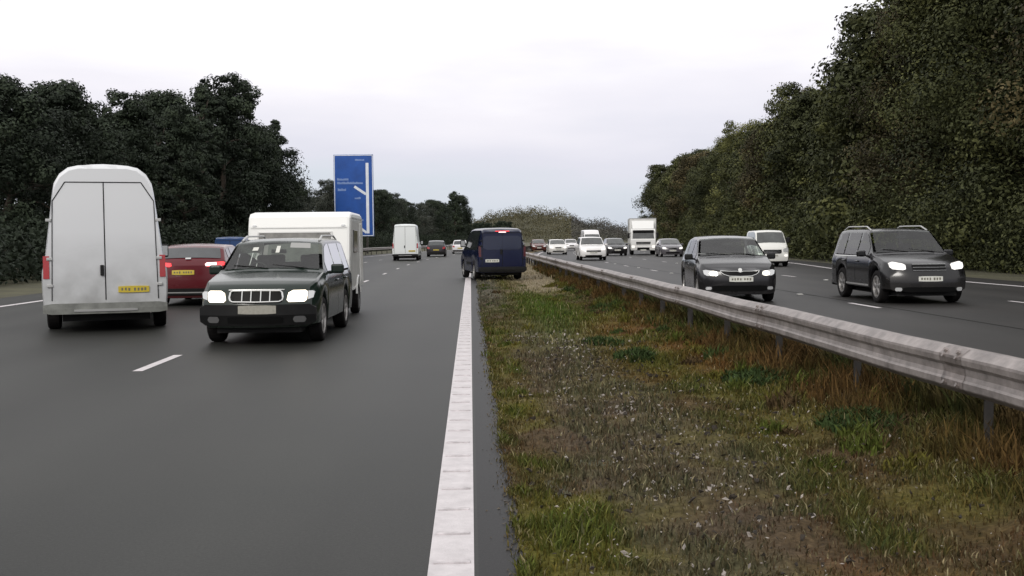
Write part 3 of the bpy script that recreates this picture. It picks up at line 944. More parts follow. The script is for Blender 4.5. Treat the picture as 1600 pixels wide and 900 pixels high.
def P_van(L=5.4, W=2.0, H=2.6, **k):
    h = 1.12
    d = dict(L=L, W=W, H=H, axles=(.95, L-1.15), wr=.345, floor=.32,
        top=[(0, .92), (.06, 1.0), (.25, 1.06), (.72, 1.20), (.80, 1.26), (1.62, min(2.0, H-.2)), (2.0, H-.12), (2.35, H-.02), (L-.5, H), (L-.12, H-.01), (L, H-.07)],
        belt=[(0, .88), (.3, 1.0), (.8, 1.16), (L, 1.16)],
        cowl=.78, head=1.60, rw=None, tumble=.09, nose_w=.90, tail_w=.975, round_r=.1, bow_r=.03, edge=1.8,
        rear_prof=((0, .04), (.4, 0), (2.0, .03), (3.0, .10)))
    d.update(k); return d

PT = {}
def pt(name, c, **k):
    if name not in PT: PT[name] = paint(name, c, **k)
    return PT[name]

def car_front(c, lamp, grille_z=(.62, .74), grille_w=.30, lamp_x=(.50, .80), lamp_z=(.62, .76), plate_z=.50, plate_mat='plate_w', lamp_shape=None, fog=False, intake=True, chromebar=True):
    hw = c.hw
    x0, x1 = lamp_x; z0, z1 = lamp_z
    poly = lamp_shape or [(x0, z0+.01), (x0+.06, z0-.01), (x1-.04, z0+.01), (x1, z0+.05), (x1+.0, z1), (x1-.07, z1+.03), (x0+.05, z1-.01), (x0, z1-.04)]
    c.face_poly('headlight', poly, M[lamp], out=.016, thick=.10, both=True)
    g = c.grid_poly('grille', -grille_w, grille_w, grille_z[0], grille_z[1], M['grille'], out=.010, thick=.03)
    if chromebar:
        bm = bmesh.new()
        for z in (grille_z[1]-.004, grille_z[0]+.004, (grille_z[0]+grille_z[1])/2):
            prev = None
            for i in range(7):
                x = -grille_w + 2*grille_w*i/6
                p = Vector(c.deform(x, 0, z)) + Vector((0, -.016, 0))
                if prev is not None: tube_into(bm, prev, p, .008, n=5)
                prev = p
        bmobj('grille_bar', bm, M['chrome'], g)
    if intake:
        c.grid_poly('air_intake', -hw*.62, hw*.62, .27, .38, M['grille'], out=.008, thick=.03)
    if fog:
        for sg in (-1, 1):
            c.grid_poly('fog_lamp', sg*hw*.72-.07, sg*hw*.72+.07, .29, .37, M['lamp_off'], out=.012, thick=.03, rnd=.9)
    c.plate(0, plate_z, .52, .112, M[plate_mat])

def glasshouse(c, pillars=(), m='glass', wind='glass_light', rear_end=None):
    P = c.P
    c.top_patch('windscreen', P['cowl']+.03, P['head'], .075, M[wind])
    if P.get('rw'):
        c.top_patch('rear_window', P['rw'][0]+.01, P['rw'][1], .10, M['see' if P.get('interior') else 'glass'])
    a = P['cowl'] + .28; b = rear_end or (P['rw'][0] - .12 if P.get('rw') else 2.1)
    cuts = [a] + list(pillars) + [b]
    for sg in (-1, 1):
        for i in range(len(cuts)-1):
            c.side_patch('side_window', cuts[i]+.035, cuts[i+1]-.035, sg, M[m])

def cabin(c):
    P = c.P; zb = P['belt'][2][1]; y0 = c.y0
    box('dashboard', (0, y0 + P['cowl'] + .32, zb - .10), (c.W*.76, .42, .20), M['dash'], c.root, .05)
    bm = bmesh.new(); cy = y0 + P['cowl'] + .66; prev = None      # right-hand drive
    for k in range(17):
        t = 2*PI*k/16; p = (-.0 + c.hw*-.0 - .36 + .18*math.cos(t), cy + .06*math.sin(t), zb + .02 + .17*math.sin(t))
        if prev: tube_into(bm, prev, p, .014, n=6)
        prev = p
    tube_into(bm, (-.36, cy, zb + .02), (-.36, cy - .2, zb - .08), .03, n=8)
    tube_into(bm, (-.53, cy, zb + .02), (-.19, cy, zb + .02), .012, n=6)
    bmobj('steering_wheel', bm, M['dash'], c.root)
    for (x, y, w) in ((-.36, P['cowl'] + 1.22, .46), (.36, P['cowl'] + 1.22, .46), (0, P['cowl'] + 2.15, 1.15)):
        seat = box('seat', (x, y0 + y, zb - .16), (w, .14, .56), M['cloth'], c.root, .06, Matrix.Rotation(R(-14), 3, 'X'))
        for hx in ((x,) if w < 1 else (-.33, .33)):
            box('headrest', (hx, y0 + y + .07, zb + .22), (.26, .10, .17), M['cloth'], seat, .04)
    box('interior_mirror', (0.0, y0 + P['head'] - .02, P['H'] - .19), (.24, .03, .065), M['dash'], c.root, .012)
    box('cabin_floor', (0, y0 + P['cowl'] + 1.4, .42), (c.W*.8, 2.6, .04), M['under'], c.root)

def car_rear(c, tail='tail', lamp_x=(.58, .80), lamp_z=(.70, .92), plate_mat='plate_y', plate_z=.62, bumper=True, plate_x=0):
    x0, x1 = lamp_x; z0, z1 = lamp_z
    k = c.hw/.875
    poly = [(x0*k, z0+.02), (x0*k+.05, z0), (x1*k, z0+.03), (x1*k+.015, z1-.02), (x1*k-.03, z1), (x0*k+.02, z1-.03)]
    c.face_poly('tail_light', poly, M[tail], rear=True, out=.014, thick=.12, both=True)
    c.plate(plate_x, plate_z, .52, .112, M[plate_mat], rear=True)
    if bumper:
        c.grid_poly('rear_bumper', -c.hw*.92, c.hw*.92, .26, .42, M['black'], rear=True, out=.03, thick=.08, nx=16)

def simple_car(name, label, cat, loc, rotz, P, c3, pname, lamp='lamp_dim', tail='tail', steel=False, group=None, front_kw=None, rear_kw=None, rails=False, pillars=None, mirror_col=None, plate_off=False):
    c = Car(name, label, cat, loc, rotz, P, group)
    m = pt(pname, c3)
    c.build_body(m)
    s = P['L']
    if pillars is None: pillars = [s*.52, s*.74] if P.get('rw') else []
    if P.get('interior'): glasshouse(c, pillars, m='see', wind='see'); cabin(c)
    else: glasshouse(c, pillars, rear_end=(None if P.get('rw') else P['cowl']+1.35))
    sh = P['belt'][1][1] - .76
    fk = dict(lamp_z=(.62+sh*.9, .76+sh*.9), grille_z=(.62+sh*.8, .73+sh*.8), lamp_x=(.50*c.hw/.875, .78*c.hw/.875), plate_z=.50+sh*.5)
    fk.update(front_kw or {})
    car_front(c, lamp, **fk)
    rk = dict(); rk.update(rear_kw or {})
    car_rear(c, tail, **rk)
    c.wheels(steel)
    c.mirrors(P['cowl']+.38, P['belt'][2][1]+.06, m if mirror_col is None else mirror_col)
    c.wipers(P['cowl'])
    c.seams([P['cowl']+.10, s*.52] + ([s*.74] if P.get('rw') else []), M['black'])
    c.handles([s*.50-.06] + ([s*.72-.06] if P.get('rw') else []), m)
    if rails: c.rails(P['head']+.1, P['rw'][0]-.1, M['silver'])
    return c

ONC = 0.0      # facing the camera
AWY = PI       # driving away from it

# --- dark green estate towing the caravan, facing the camera in the outer lane
P = P_suv(L=4.45, W=1.74, H=1.54, hood=.98, interior=True, front_prof=((0, .08), (.25, .02), (.45, -.02), (.60, -.01), (.66, .03), (.9, .11), (1.1, .2)))
suv = Car('estate_car', 'dark green estate car facing us with both headlights lit, towing the white caravan', 'car', (-3.06, 15.75+2.22), R(-1.0), P)
gm = pt('dark_green_paint', (0.007, 0.015, 0.011), amt=.3)
suv.build_body(gm)
glasshouse(suv, [2.35, 3.35], m='see', wind='see'); cabin(suv)
suv.face_poly('headlight', [(.44, .665), (.47, .635), (.68, .635), (.71, .66), (.72, .775), (.69, .80), (.52, .80), (.46, .765)], M['lamp_on'], out=.022, thick=.10, both=True)
suv.face_poly('indicator', [(.725, .665), (.80, .69), (.815, .765), (.79, .79), (.73, .79)], M['lamp_off'], out=.018, thick=.10, both=True)
g = suv.grid_poly('grille', -.37, .37, .645, .79, M['grille'], out=.012, thick=.04, taper=.015, rnd=.4)
bm = bmesh.new()
def onf(c, x, z, off): 
    p = c.deform(x, 0, z); return (p[0], p[1]-off, p[2])
loop = [(-.37, .66), (-.385, .70), (-.37, .775), (-.34, .795), (0, .80), (.34, .795), (.37, .775), (.385, .70), (.37, .66), (.33, .64), (0, .635), (-.33, .64), (-.37, .66)]
for a, b in zip(loop, loop[1:]): tube_into(bm, onf(suv, *a, .022), onf(suv, *b, .022), .014, n=6)
for x in (-.2, -.07, .07, .2):
    tube_into(bm, onf(suv, x, .64, .02), onf(suv, x, .80, .02), .012, n=5)
bmobj('grille_surround', bm, M['chrome'], g)
suv.grid_poly('front_bumper', -.84, .84, .30, .60, mat('bumper_dark', (0.006, 0.006, 0.006), .5, spec=.2, noise_scale=5, noise_amt=.4), out=.035, thick=.10, nx=20, rnd=.35)
suv.grid_poly('air_intake', -.40, .40, .33, .43, M['grille'], out=.042, thick=.03)
for sg in (-1, 1): suv.grid_poly('fog_lamp', sg*.62-.09, sg*.62+.09, .34, .43, M['lamp_smoke'], out=.045, thick=.03, rnd=.95)
suv.plate(0.03, .53, .54, .125, M['plate_g'], out=.052, chars=False)
car_rear(suv)
suv.wheels(w=.21)
suv.mirrors(1.62, 1.05, gm, (.2, .11, .15))
suv.wipers(1.2)
suv.seams([1.32, 2.35, 3.3], M['black']); suv.handles([2.2, 3.2], gm)
suv.rails(2.0, 3.95, M['silver'], .05)
# pale patches on the outer glass, painting in reflections and the interior mirror
suv.top_patch('sun_visor', 1.70, 1.82, .0, mat('screen_patch_grey', (.30, .30, .29), .8), lift=.009, xcut=(.28, .72), nx=4, ny=2)  # grey patch laid on the outer glass
suv.top_patch('screen_reflection', 1.64, 1.72, .0, M['plate_w'], lift=.009, xcut=(-.52, -.40), nx=2, ny=2)
suv.top_patch('screen_glint', 1.58, 1.74, .0, M['plate_w'], lift=.0095, xcut=(-.01, .07), nx=2, ny=2)
suv.grid_poly('bonnet_edge_trim', -.40, .40, .805, .82, M['silver'], out=.018, thick=.03)

# --- small caravan behind it
def caravan():
    W, Lb, H = 1.98, 2.95, 2.08
    root = thing('caravan', 'low white touring caravan with a wide front window, hitched behind the dark green estate car', 'caravan', (-3.36, 21.35 + Lb/2, 0), R(0.6))
    prof = [(-.02, .50), (-.06, .78), (-.03, 1.15), (.10, 1.80), (.17, 1.98), (.30, H-.02), (.6, H+.01), (Lb-.6, H+.01), (Lb-.25, H-.03), (Lb-.10, 1.95), (Lb-.02, 1.2), (Lb-.02, .50)]
    bm = bmesh.new()
    rings = []
    for (dx, ins) in ((-W/2, .05), (-W/2+.015, .015), (-W/2+.06, 0), (W/2-.06, 0), (W/2-.015, .015), (W/2, .05)):
        cy = Lb/2; cz = 1.3
        ring = []
        for (y, z) in prof:
            yy = cy + (y-cy)*(1-ins/1.4); zz = cz + (z-cz)*(1-ins/.8)
            ring.append(bm.verts.new((dx, yy-Lb/2, zz)))
        rings.append(ring)
    n = len(prof)
    for a in range(len(rings)-1):
        for i in range(n):
            j = (i+1) % n
            bm.faces.new((rings[a][i], rings[a][j], rings[a+1][j], rings[a+1][i]))
    bm.faces.new(rings[0]); bm.faces.new(rings[-1][::-1])
    b = bmobj('body', bm, M['caravan_white'], root)
    # side skins
    for sg in (-1, 1):
        q = [(.16, .60), (.12, 1.2), (.22, 1.72), (.34, 1.92), (Lb-.3, 1.92), (Lb-.15, 1.7), (Lb-.13, .60)]
        bm = bmesh.new()
        a = [bm.verts.new((sg*(W/2+.008), y-Lb/2, z)) for y, z in q]
        c_ = [bm.verts.new((sg*(W/2-.01), y-Lb/2, z)) for y, z in q]
        bm.faces.new(a)
        for i in range(len(q)):
            j = (i+1) % len(q); bm.faces.new((a[i], a[j], c_[j], c_[i]))
        bmobj('side_panel', bm, M['caravan_grey'], root)
        w1 = box('side_window', (sg*(W/2+.014), -.45, 1.50), (.02, .8, .45), M['glass'], root, .006)
        box('awning_rail', (sg*(W/2+.005), 0, 1.965), (.02, Lb*.8, .03), M['silver'], root)
        bm = bmesh.new()                                       # wheel arch spat
        prev = None
        for k in range(9):
            t = PI*k/8
            p = (sg*(W/2+.012), .05+.38*math.cos(t), .42+.36*math.sin(t))
            if prev: tube_into(bm, prev, p, .022, n=6)
            prev = p
        bmobj('wheel_arch', bm, M['caravan_white'], root)
    box('door', (W/2+.016, .75, 1.25), (.02, .55, 1.25), M['caravan_white'], root, .008)
    # the front: window, its frame, horizontal moulding, roof lamps
    def onfr(x, z, off):
        y = interp([(q[1], q[0]) for q in prof[1:5]], z)
        return (x, y - Lb/2 - off, z)
    def fpanel(name, x0, x1, z0, z1, m, off, parent=root, r=.05):
        bm = bmesh.new(); 
        pts_ = [(x0+r, z0), (x1-r, z0), (x1, z0+r), (x1, z1-r), (x1-r, z1), (x0+r, z1), (x0, z1-r), (x0, z0+r)]
        a = [bm.verts.new(onfr(x, z, off)) for x, z in pts_]; c_ = [bm.verts.new(onfr(x, z, off-.03)) for x, z in pts_]
        bm.faces.new(a)
        for i in range(8):
            j = (i+1) % 8; bm.faces.new((a[i], a[j], c_[j], c_[i]))
        return bmobj(name, bm, m, parent)
    fw = fpanel('front_window', -.78, .63, 1.12, 1.68, mat('caravan_window', (.16, .155, .14), .15, coat=.6, noise_scale=3, noise_amt=.5), .012)
    for (x0, x1, z0, z1) in ((-.79, .64, 1.675, 1.70), (-.79, .64, 1.10, 1.125), (-.80, -.775, 1.10, 1.70), (.625, .65, 1.10, 1.70)):
        fpanel('window_frame', x0, x1, z0, z1, M['silver'], .022, fw, r=.006)
    fpanel('moulding', -.93, .93, 1.765, 1.785, M['silver'], .012, r=.005)
    fpanel('locker_lid', -.85, .85, .56, .95, M['caravan_white'], .014)
    for sg in (-1, 1):
        fpanel('marker_lamp', sg*.86-.04, sg*.86+.04, 1.80, 1.83, M['lamp_off'], .02, r=.01)
    bm = bmesh.new()
    tube_into(bm, (-.55, -Lb/2+.1, .45), (0, -Lb/2-1.15, .45), .035, n=8)
    tube_into(bm, (.55, -Lb/2+.1, .45), (0, -Lb/2-1.15, .45), .035, n=8)
    box_into(bm, (0, -Lb/2-1.12, .47), (.12, .26, .1), .02)
    bmobj('drawbar', bm, M['galv_dark'], root)
    box('chassis', (0, 0, .42), (W*.82, Lb*.92, .14), M['under'], root)
    for sg in (-1, 1): add_wheel(root, sg*(W/2-.06), .05, .31, .18, True)
    return root
caravan()

# --- red hatchback braking in the middle lane
P = P_hatch(L=4.25, W=1.76, H=1.45, hood=1.02)
red = simple_car('hatchback', 'dark red hatchback braking between the near white van and the dark green estate car', 'car', (-6.75, 26.0+2.13), AWY+R(2), P, (0.095, 0.007, 0.012), 'dark_red_paint',
    tail='tail_on', rear_kw=dict(lamp_x=(.40, .80), lamp_z=(.93, 1.05), plate_z=.80, plate_x=0.13))
red.face_poly('brake_lamp', [(-.64, .955), (-.40, .945), (-.38, .99), (-.42, 1.03), (-.64, 1.035)], M['tail_hot'], rear=True, out=.03, thick=.05)
red.grid_poly('bumper_trim', -.62, .62, .31, .335, M['silver'], rear=True, out=.036, thick=.03)
red.top_patch('badge', 4.12, 4.16, 0, M['chrome'], lift=.02, xcut=(-.04, .12), nx=2, ny=2)

# --- white van, near, left: rear doors towards us
def rear_van(name, label, loc, rotz, P, c3, pname, tail='tail', windows=False, plate='plate_y', lamp_on=False, plate_x=-.5, group=None, steel=True, bumper_mat=None, cat='van', seam=True, tail_z=(.92, 1.30)):
    c = Car(name, label, cat, loc, rotz, P, group)
    m = pt(pname, c3, amt=.35) if pname != 'van_white_near' else pt(pname, c3, dirt=(.13, .13, .12), amt=1.1, top=1.7)
    c.build_body(m)
    glasshouse(c, [], rear_end=P.get('swin', P['cowl']+1.35))
    car_front(c, 'lamp_dim' if lamp_on else 'lamp_off', grille_z=(.72, .86), grille_w=.45, lamp_x=(.56*c.hw/.9, .84*c.hw/.9), lamp_z=(.74, .92), plate_z=.56, intake=False)
    H = P['H']; hw = c.hw
    # rear doors: seams, hinges, lamps, bumper with step, handle
    bm = bmesh.new()
    def seg(x0, z0, x1, z1, r=.009):
        nonlocal bm
        k = 8; prev = None
        for i in range(k+1):
            t = i/k; p = c.deform(x0+(x1-x0)*t, c.L, z0+(z1-z0)*t); p = (p[0], p[1]+.003, p[2])
            if prev: tube_into(bm, prev, p, r, n=4)
            prev = p
    top_ = H - P.get('seam_top', .17); lo = .55
    seg(0, lo, 0, top_); xt = hw*.80 if P.get('edge', 1) < 5 else hw*.60
    zk = min(top_, H - .62) if P.get('edge', 1) >= 5 else top_
    for sg in (-1, 1): seg(sg*hw*.84, lo, sg*hw*.80, zk); seg(sg*hw*.80, zk, sg*xt, top_) if zk < top_ else None
    seg(-xt, top_, xt, top_)
    if False:
        for x0, x1 in ((-hw*.76, -.07), (.07, hw*.76)):
            zt_ = top_ - .08
            for (za_, zb_) in ((1.45, zt_), (.66, 1.36)):
                pb = bmesh.new(); bm_, bm = bm, pb
                seg(x0, za_, x0, zb_, .010); seg(x1, za_, x1, zb_, .010); seg(x0, zb_, x1, zb_, .010); seg(x0, za_, x1, za_, .010)
                bm = bm_
                bmobj('door_pressing', pb, m, c.root)
    bmobj('rear_door_seam', bm, M['black'], c.root)
    for sg in (-1, 1):
        for z in (.8, 1.25, min(1.9, H-.45)):
            p = c.deform(sg*hw*.865, c.L, z)
            box('door_hinge', (p[0], p[1]+.012, z), (.09, .03, .05), M['silver'] if c3[0] > .3 else M['black'], c.root, .008)
        c.face_poly('tail_light', [(sg*hw*.87, tail_z[0]), (sg*hw*.965, tail_z[0]), (sg*hw*.965, tail_z[1]), (sg*hw*.87, tail_z[1])], M[tail], rear=True, out=.012, thick=.08)
    c.grid_poly('rear_bumper', -hw*.98, hw*.98, .32, .50, bumper_mat or M['black'], rear=True, out=.07, thick=.14, nx=14)
    c.grid_poly('bumper_step', -hw*.5, hw*.5, .36, .40, M['silver'] if c3[0] > .3 else M['black'], rear=True, out=.085, thick=.05)
    p = c.deform(.07, c.L, 1.0)
    box('door_handle', (p[0]-.02, p[1]+.02, 1.05), (.06, .04, .18), M['black'], c.root, .01)
    c.plate(plate_x, .72, .50, .112, M[plate], rear=True)
    if windows:
        for sg in (-1, 1):
            c.grid_poly('rear_window', sg*hw*.42-hw*.32, sg*hw*.42+hw*.32, 1.2, H-.32, M['glass'], rear=True, out=.008, thick=.02)
    c.wheels(steel, .22)
    c.mirrors(P['cowl']+.42, 1.32, M['black'], (.18, .12, .28))
    c.seams([P['cowl']+.15, P['cowl']+1.35], M['black'], .45)
    for sg in (-1, 1):
        c.side_patch('rubbing_strip', 2.0, P['axles'][1]-.5, sg, M['black'], .55, .66, .012, body=True)
    return c
P = P_van(5.9, 2.02, 2.84, floor=.36, edge=7.0, edge_h=.85, tumble=.09, seam_top=.30)
a = R(17)
hx, hy = -math.sin(a), math.cos(a)
rear_c = (-5.24 - 1.0*math.cos(a), 19.0 - 1.0*math.sin(a))
rear_van('panel_van', 'large white high-roofed panel van nearest at the left, its grey rear bumper towards us', (rear_c[0]+hx*2.95, rear_c[1]+hy*2.95), PI+a, P, (.60, .61, .62), 'van_white_near',
         bumper_mat=mat('grey_bumper', (.17, .175, .16), .55, noise_scale=5, noise_amt=.3), plate_x=-.45)
# --- blue van far left, mostly hidden
rear_van('small_van', 'low blue van far left, showing just above the dark red hatchback', (-12.0, 57), AWY, P_van(4.3, 1.7, 1.76, swin=1.9), (.012, .045, .14), 'blue_van_paint')
# --- white high van ahead
rear_van('panel_van', 'white high-roofed panel van driving away in the middle lane, beyond the caravan', (-4.9, 82+2.75), AWY, P_van(5.5, 1.98, 2.72), (.74, .77, .76), 'van_white_far')
# --- cars beyond it
simple_car('estate_car', 'small dark car driving away just right of the far white van', 'car', (-3.15, 100+2.1), AWY, P_hatch(4.3, 1.78, 1.46), (.016, .014, .018), 'dark_slate_paint', tail='tail')
simple_car('hatchback', 'small white car driving away far ahead, left of the navy van', 'car', (-1.15, 119+2.05), AWY, P_hatch(4.0, 1.74, 1.48), (.72, .71, .72), 'far_white_paint', tail='tail')

# --- navy van on the central reservation
P = P_van(4.7, 1.80, 1.90, floor=.28, swin=4.3, wr=.33, tail_w=.96, edge=1.6, tumble=.16,
          belt=[(0, .84), (.3, .92), (.8, 1.08), (4.7, 1.08)],
          top=[(0, .86), (.06, .93), (.25, .98), (.85, 1.12), (.93, 1.17), (1.75, 1.80), (2.1, 1.87), (2.6, 1.90), (4.3, 1.89), (4.58, 1.86), (4.7, 1.78)])
P['cowl'] = .92; P['head'] = 1.72
nv = rear_van('people_carrier', 'navy blue van with a red roof brake lamp, swerving on the grass central reservation', (1.16 - 2.35*math.sin(R(9)), 39.5+2.35*math.cos(R(9))), AWY+R(9), P, (.003, .006, .030), 'navy_paint', tail='tail_dark', plate='plate_w', plate_x=.38, steel=False, tail_z=(.86, 1.25))
nv.root.location.z = .02
nv.grid_poly('rear_window', -.70, .70, 1.12, 1.62, mat('tinted_glass', (.012, .016, .04), .12, spec=.6), rear=True, out=.010, thick=.02)
nv.face_poly('high_brake_lamp', [(-.14, 1.74), (.14, 1.74), (.12, 1.77), (-.12, 1.77)], M['tail_hot'], rear=True, out=.03, thick=.09)
nv.grid_poly('lamp_shroud', -.26, .26, 1.78, 1.80, M['tail_on'], rear=True, out=.03, thick=.09)
p = nv.deform(-.9, 1.4, 1.15)
box('mirror_reflection', (-1.03, p[1]+.075, 1.20), (.19, .03, .33), pt('van_white_far', (.74, .77, .76)), nv.root, .01)  # white panel over the right mirror glass, painting in its bright reflection

# --- oncoming traffic
P = P_hatch(4.2, 1.80, 1.52, hood=.96, wr=.32, interior=True, front_prof=((0, .08), (.22, .02), (.45, -.02), (.60, -.01), (.72, .03), (.85, .12), (1.0, .2)))
sk = Car('hatchback', 'oncoming dark grey hatchback with chrome-rimmed grille, closest to the barrier', 'car', (6.15+.16, 24.6+2.1), R(-4.5), P)
sm = pt('graphite_paint', (.011, .011, .013), amt=.3)
sk.build_body(sm); glasshouse(sk, [2.2, 3.1], m='see', wind='see'); cabin(sk)
sk.face_poly('headlight', [(.50, .64), (.56, .615), (.74, .625), (.80, .66), (.82, .745), (.76, .76), (.52, .725)], M['lamp_off'], out=.016, thick=.10, both=True)
sk.face_poly('headlight_bulb', [(.535, .645), (.60, .625), (.67, .64), (.69, .68), (.66, .72), (.60, .735), (.54, .72), (.52, .68)], M['lamp_on'], out=.024, thick=.03, both=True)
gr = sk.face_poly('grille', [(-.43, .73), (-.36, .66), (-.25, .625), (.25, .625), (.36, .66), (.43, .73), (.25, .715), (.08, .71), (-.08, .71), (-.25, .715)], M['grille'], out=.014, thick=.04)[0]
bm = bmesh.new()
loop = [(-.44, .74), (-.42, .69), (-.36, .65), (-.25, .615), (0, .607), (.25, .615), (.36, .65), (.42, .69), (.44, .74), (.25, .725), (.07, .725), (0, .70), (-.07, .725), (-.25, .725), (-.44, .74)]
for p_, q_ in zip(loop, loop[1:]): tube_into(bm, onf(sk, *p_, .022), onf(sk, *q_, .022), .011, n=6)
bmobj('grille_surround', bm, M['chrome'], gr)
bm = bmesh.new(); p_ = onf(sk, 0, .745, .0); tube_into(bm, p_, (p_[0], p_[1]-.035, p_[2]+.01), .05, .045, n=16)
bmobj('badge', bm, M['chrome'], sk.root)
sk.plate(.02, .545, .54, .118, M['plate_w'], out=.03)
sk.grid_poly('air_intake', -.62, .62, .27, .40, M['grille'], out=.012, thick=.03)
for sg in (-1, 1): sk.grid_poly('fog_lamp', sg*.70-.07, sg*.70+.07, .30, .37, M['lamp_off'], out=.014, thick=.03, rnd=.95)
car_rear(sk); sk.wheels(); sk.mirrors(1.50, 1.02, M['black']); sk.wipers(1.13)
sk.seams([1.3, 2.2, 3.1], M['black']); sk.handles([2.08, 2.98], sm)

P = P_suv(4.45, 1.84, 1.66, hood=1.02, interior=True, wr=.365, floor=.30, arch_gap=.07)
rs = simple_car('off_roader', 'black off-roader with silver roof rails, nearest oncoming vehicle at the right', 'car', (9.12+.92, 23.2+2.22), R(-2), P, (.007, .007, .008), 'black_paint', lamp='lamp_dim', rails=True,
    front_kw=dict(lamp_x=(.50, .80), lamp_z=(.76, .90), grille_z=(.74, .88), grille_w=.36, plate_z=.56, fog=True))
for sg in (-1, 1): rs.side_patch('window_trim', 1.45, 4.0, sg, M['chrome'], 1.025, 1.045, .012, body=True)
for sg in (-1, 1): rs.side_patch('sill_trim', 1.35, 3.0, sg, M['silver'], .36, .40, .014, body=True)

P = P_van(4.1, 1.70, 1.84, floor=.28, swin=3.6, wr=.29, tumble=.14, edge=1.5,
          belt=[(0, .86), (.3, 1.0), (.6, 1.06), (4.1, 1.06)],
          top=[(0, .92), (.04, 1.0), (.18, 1.06), (.42, 1.14), (.48, 1.18), (1.12, 1.74), (1.4, 1.82), (2.0, 1.84), (3.8, 1.83), (4.0, 1.80), (4.1, 1.74)],
          axles=(.75, 3.2), bow_f=.12)
P['cowl'] = .46; P['head'] = 1.10
wv = rear_van('small_van', 'small white van coming towards us in the slow lane, behind the dark grey hatchback', (15.45, 54.3+2.05), R(-6), P, (.72, .72, .68), 'small_van_white')
wv.grid_poly('front_panel', -.5, .42, .66, .80, M['black'], out=.02, thick=.03)
for sg in (-1, 1): wv.grid_poly('headlamp_glow', sg*.66-.09, sg*.66+.09, .50, .62, M['lamp_dim'], out=.02, thick=.03, rnd=.8)

simple_car('off_roader', 'white off-roader coming towards us in front of the tall white van', 'car', (8.55, 75+2.2), R(-1), P_suv(4.5, 1.88, 1.62, hood=1.0), (.76, .75, .74), 'suv_white', front_kw=dict(grille_w=.5, grille_z=(.60, .70)))
rear_van('panel_van', 'tall white van coming towards us, showing above the white off-roader', (13.6, 120+2.7), R(0), P_van(5.4, 1.98, 2.5), (.76, .76, .76), 'van_white_oncoming', lamp_on=True)
simple_car('hatchback', 'silver white hatchback coming towards us, leftmost of the far oncoming cars', 'car', (8.5, 105+2.1), 0, P_hatch(4.2, 1.80, 1.46), (.66, .65, .62), 'silver_white_paint')
simple_car('hatchback', 'small far white car coming towards us, right of the silver white hatchback', 'car', (12.9, 138+2.1), 0, P_hatch(4.0, 1.72, 1.46), (.68, .67, .68), 'pearl_paint')
simple_car('estate_car', 'dark car with a pale windscreen coming towards us, immediately left of the lorry', 'car', (12.75, 94+2.1), 0, P_hatch(4.4, 1.82, 1.52), (.010, .010, .012), 'ink_paint')
simple_car('estate_car', 'grey car coming towards us in the slow lane, immediately right of the lorry', 'car', (16.15, 86+2.1), R(-2), P_hatch(4.3, 1.80, 1.44), (.09, .085, .095), 'mid_grey_paint')
simple_car('hatchback', 'rust red car far off, right of the navy van and behind the barrier', 'car', (8.1, 128+2.1), 0, P_hatch(4.1, 1.76, 1.46), (.09, .018, .012), 'rust_red_paint', lamp='lamp_off')

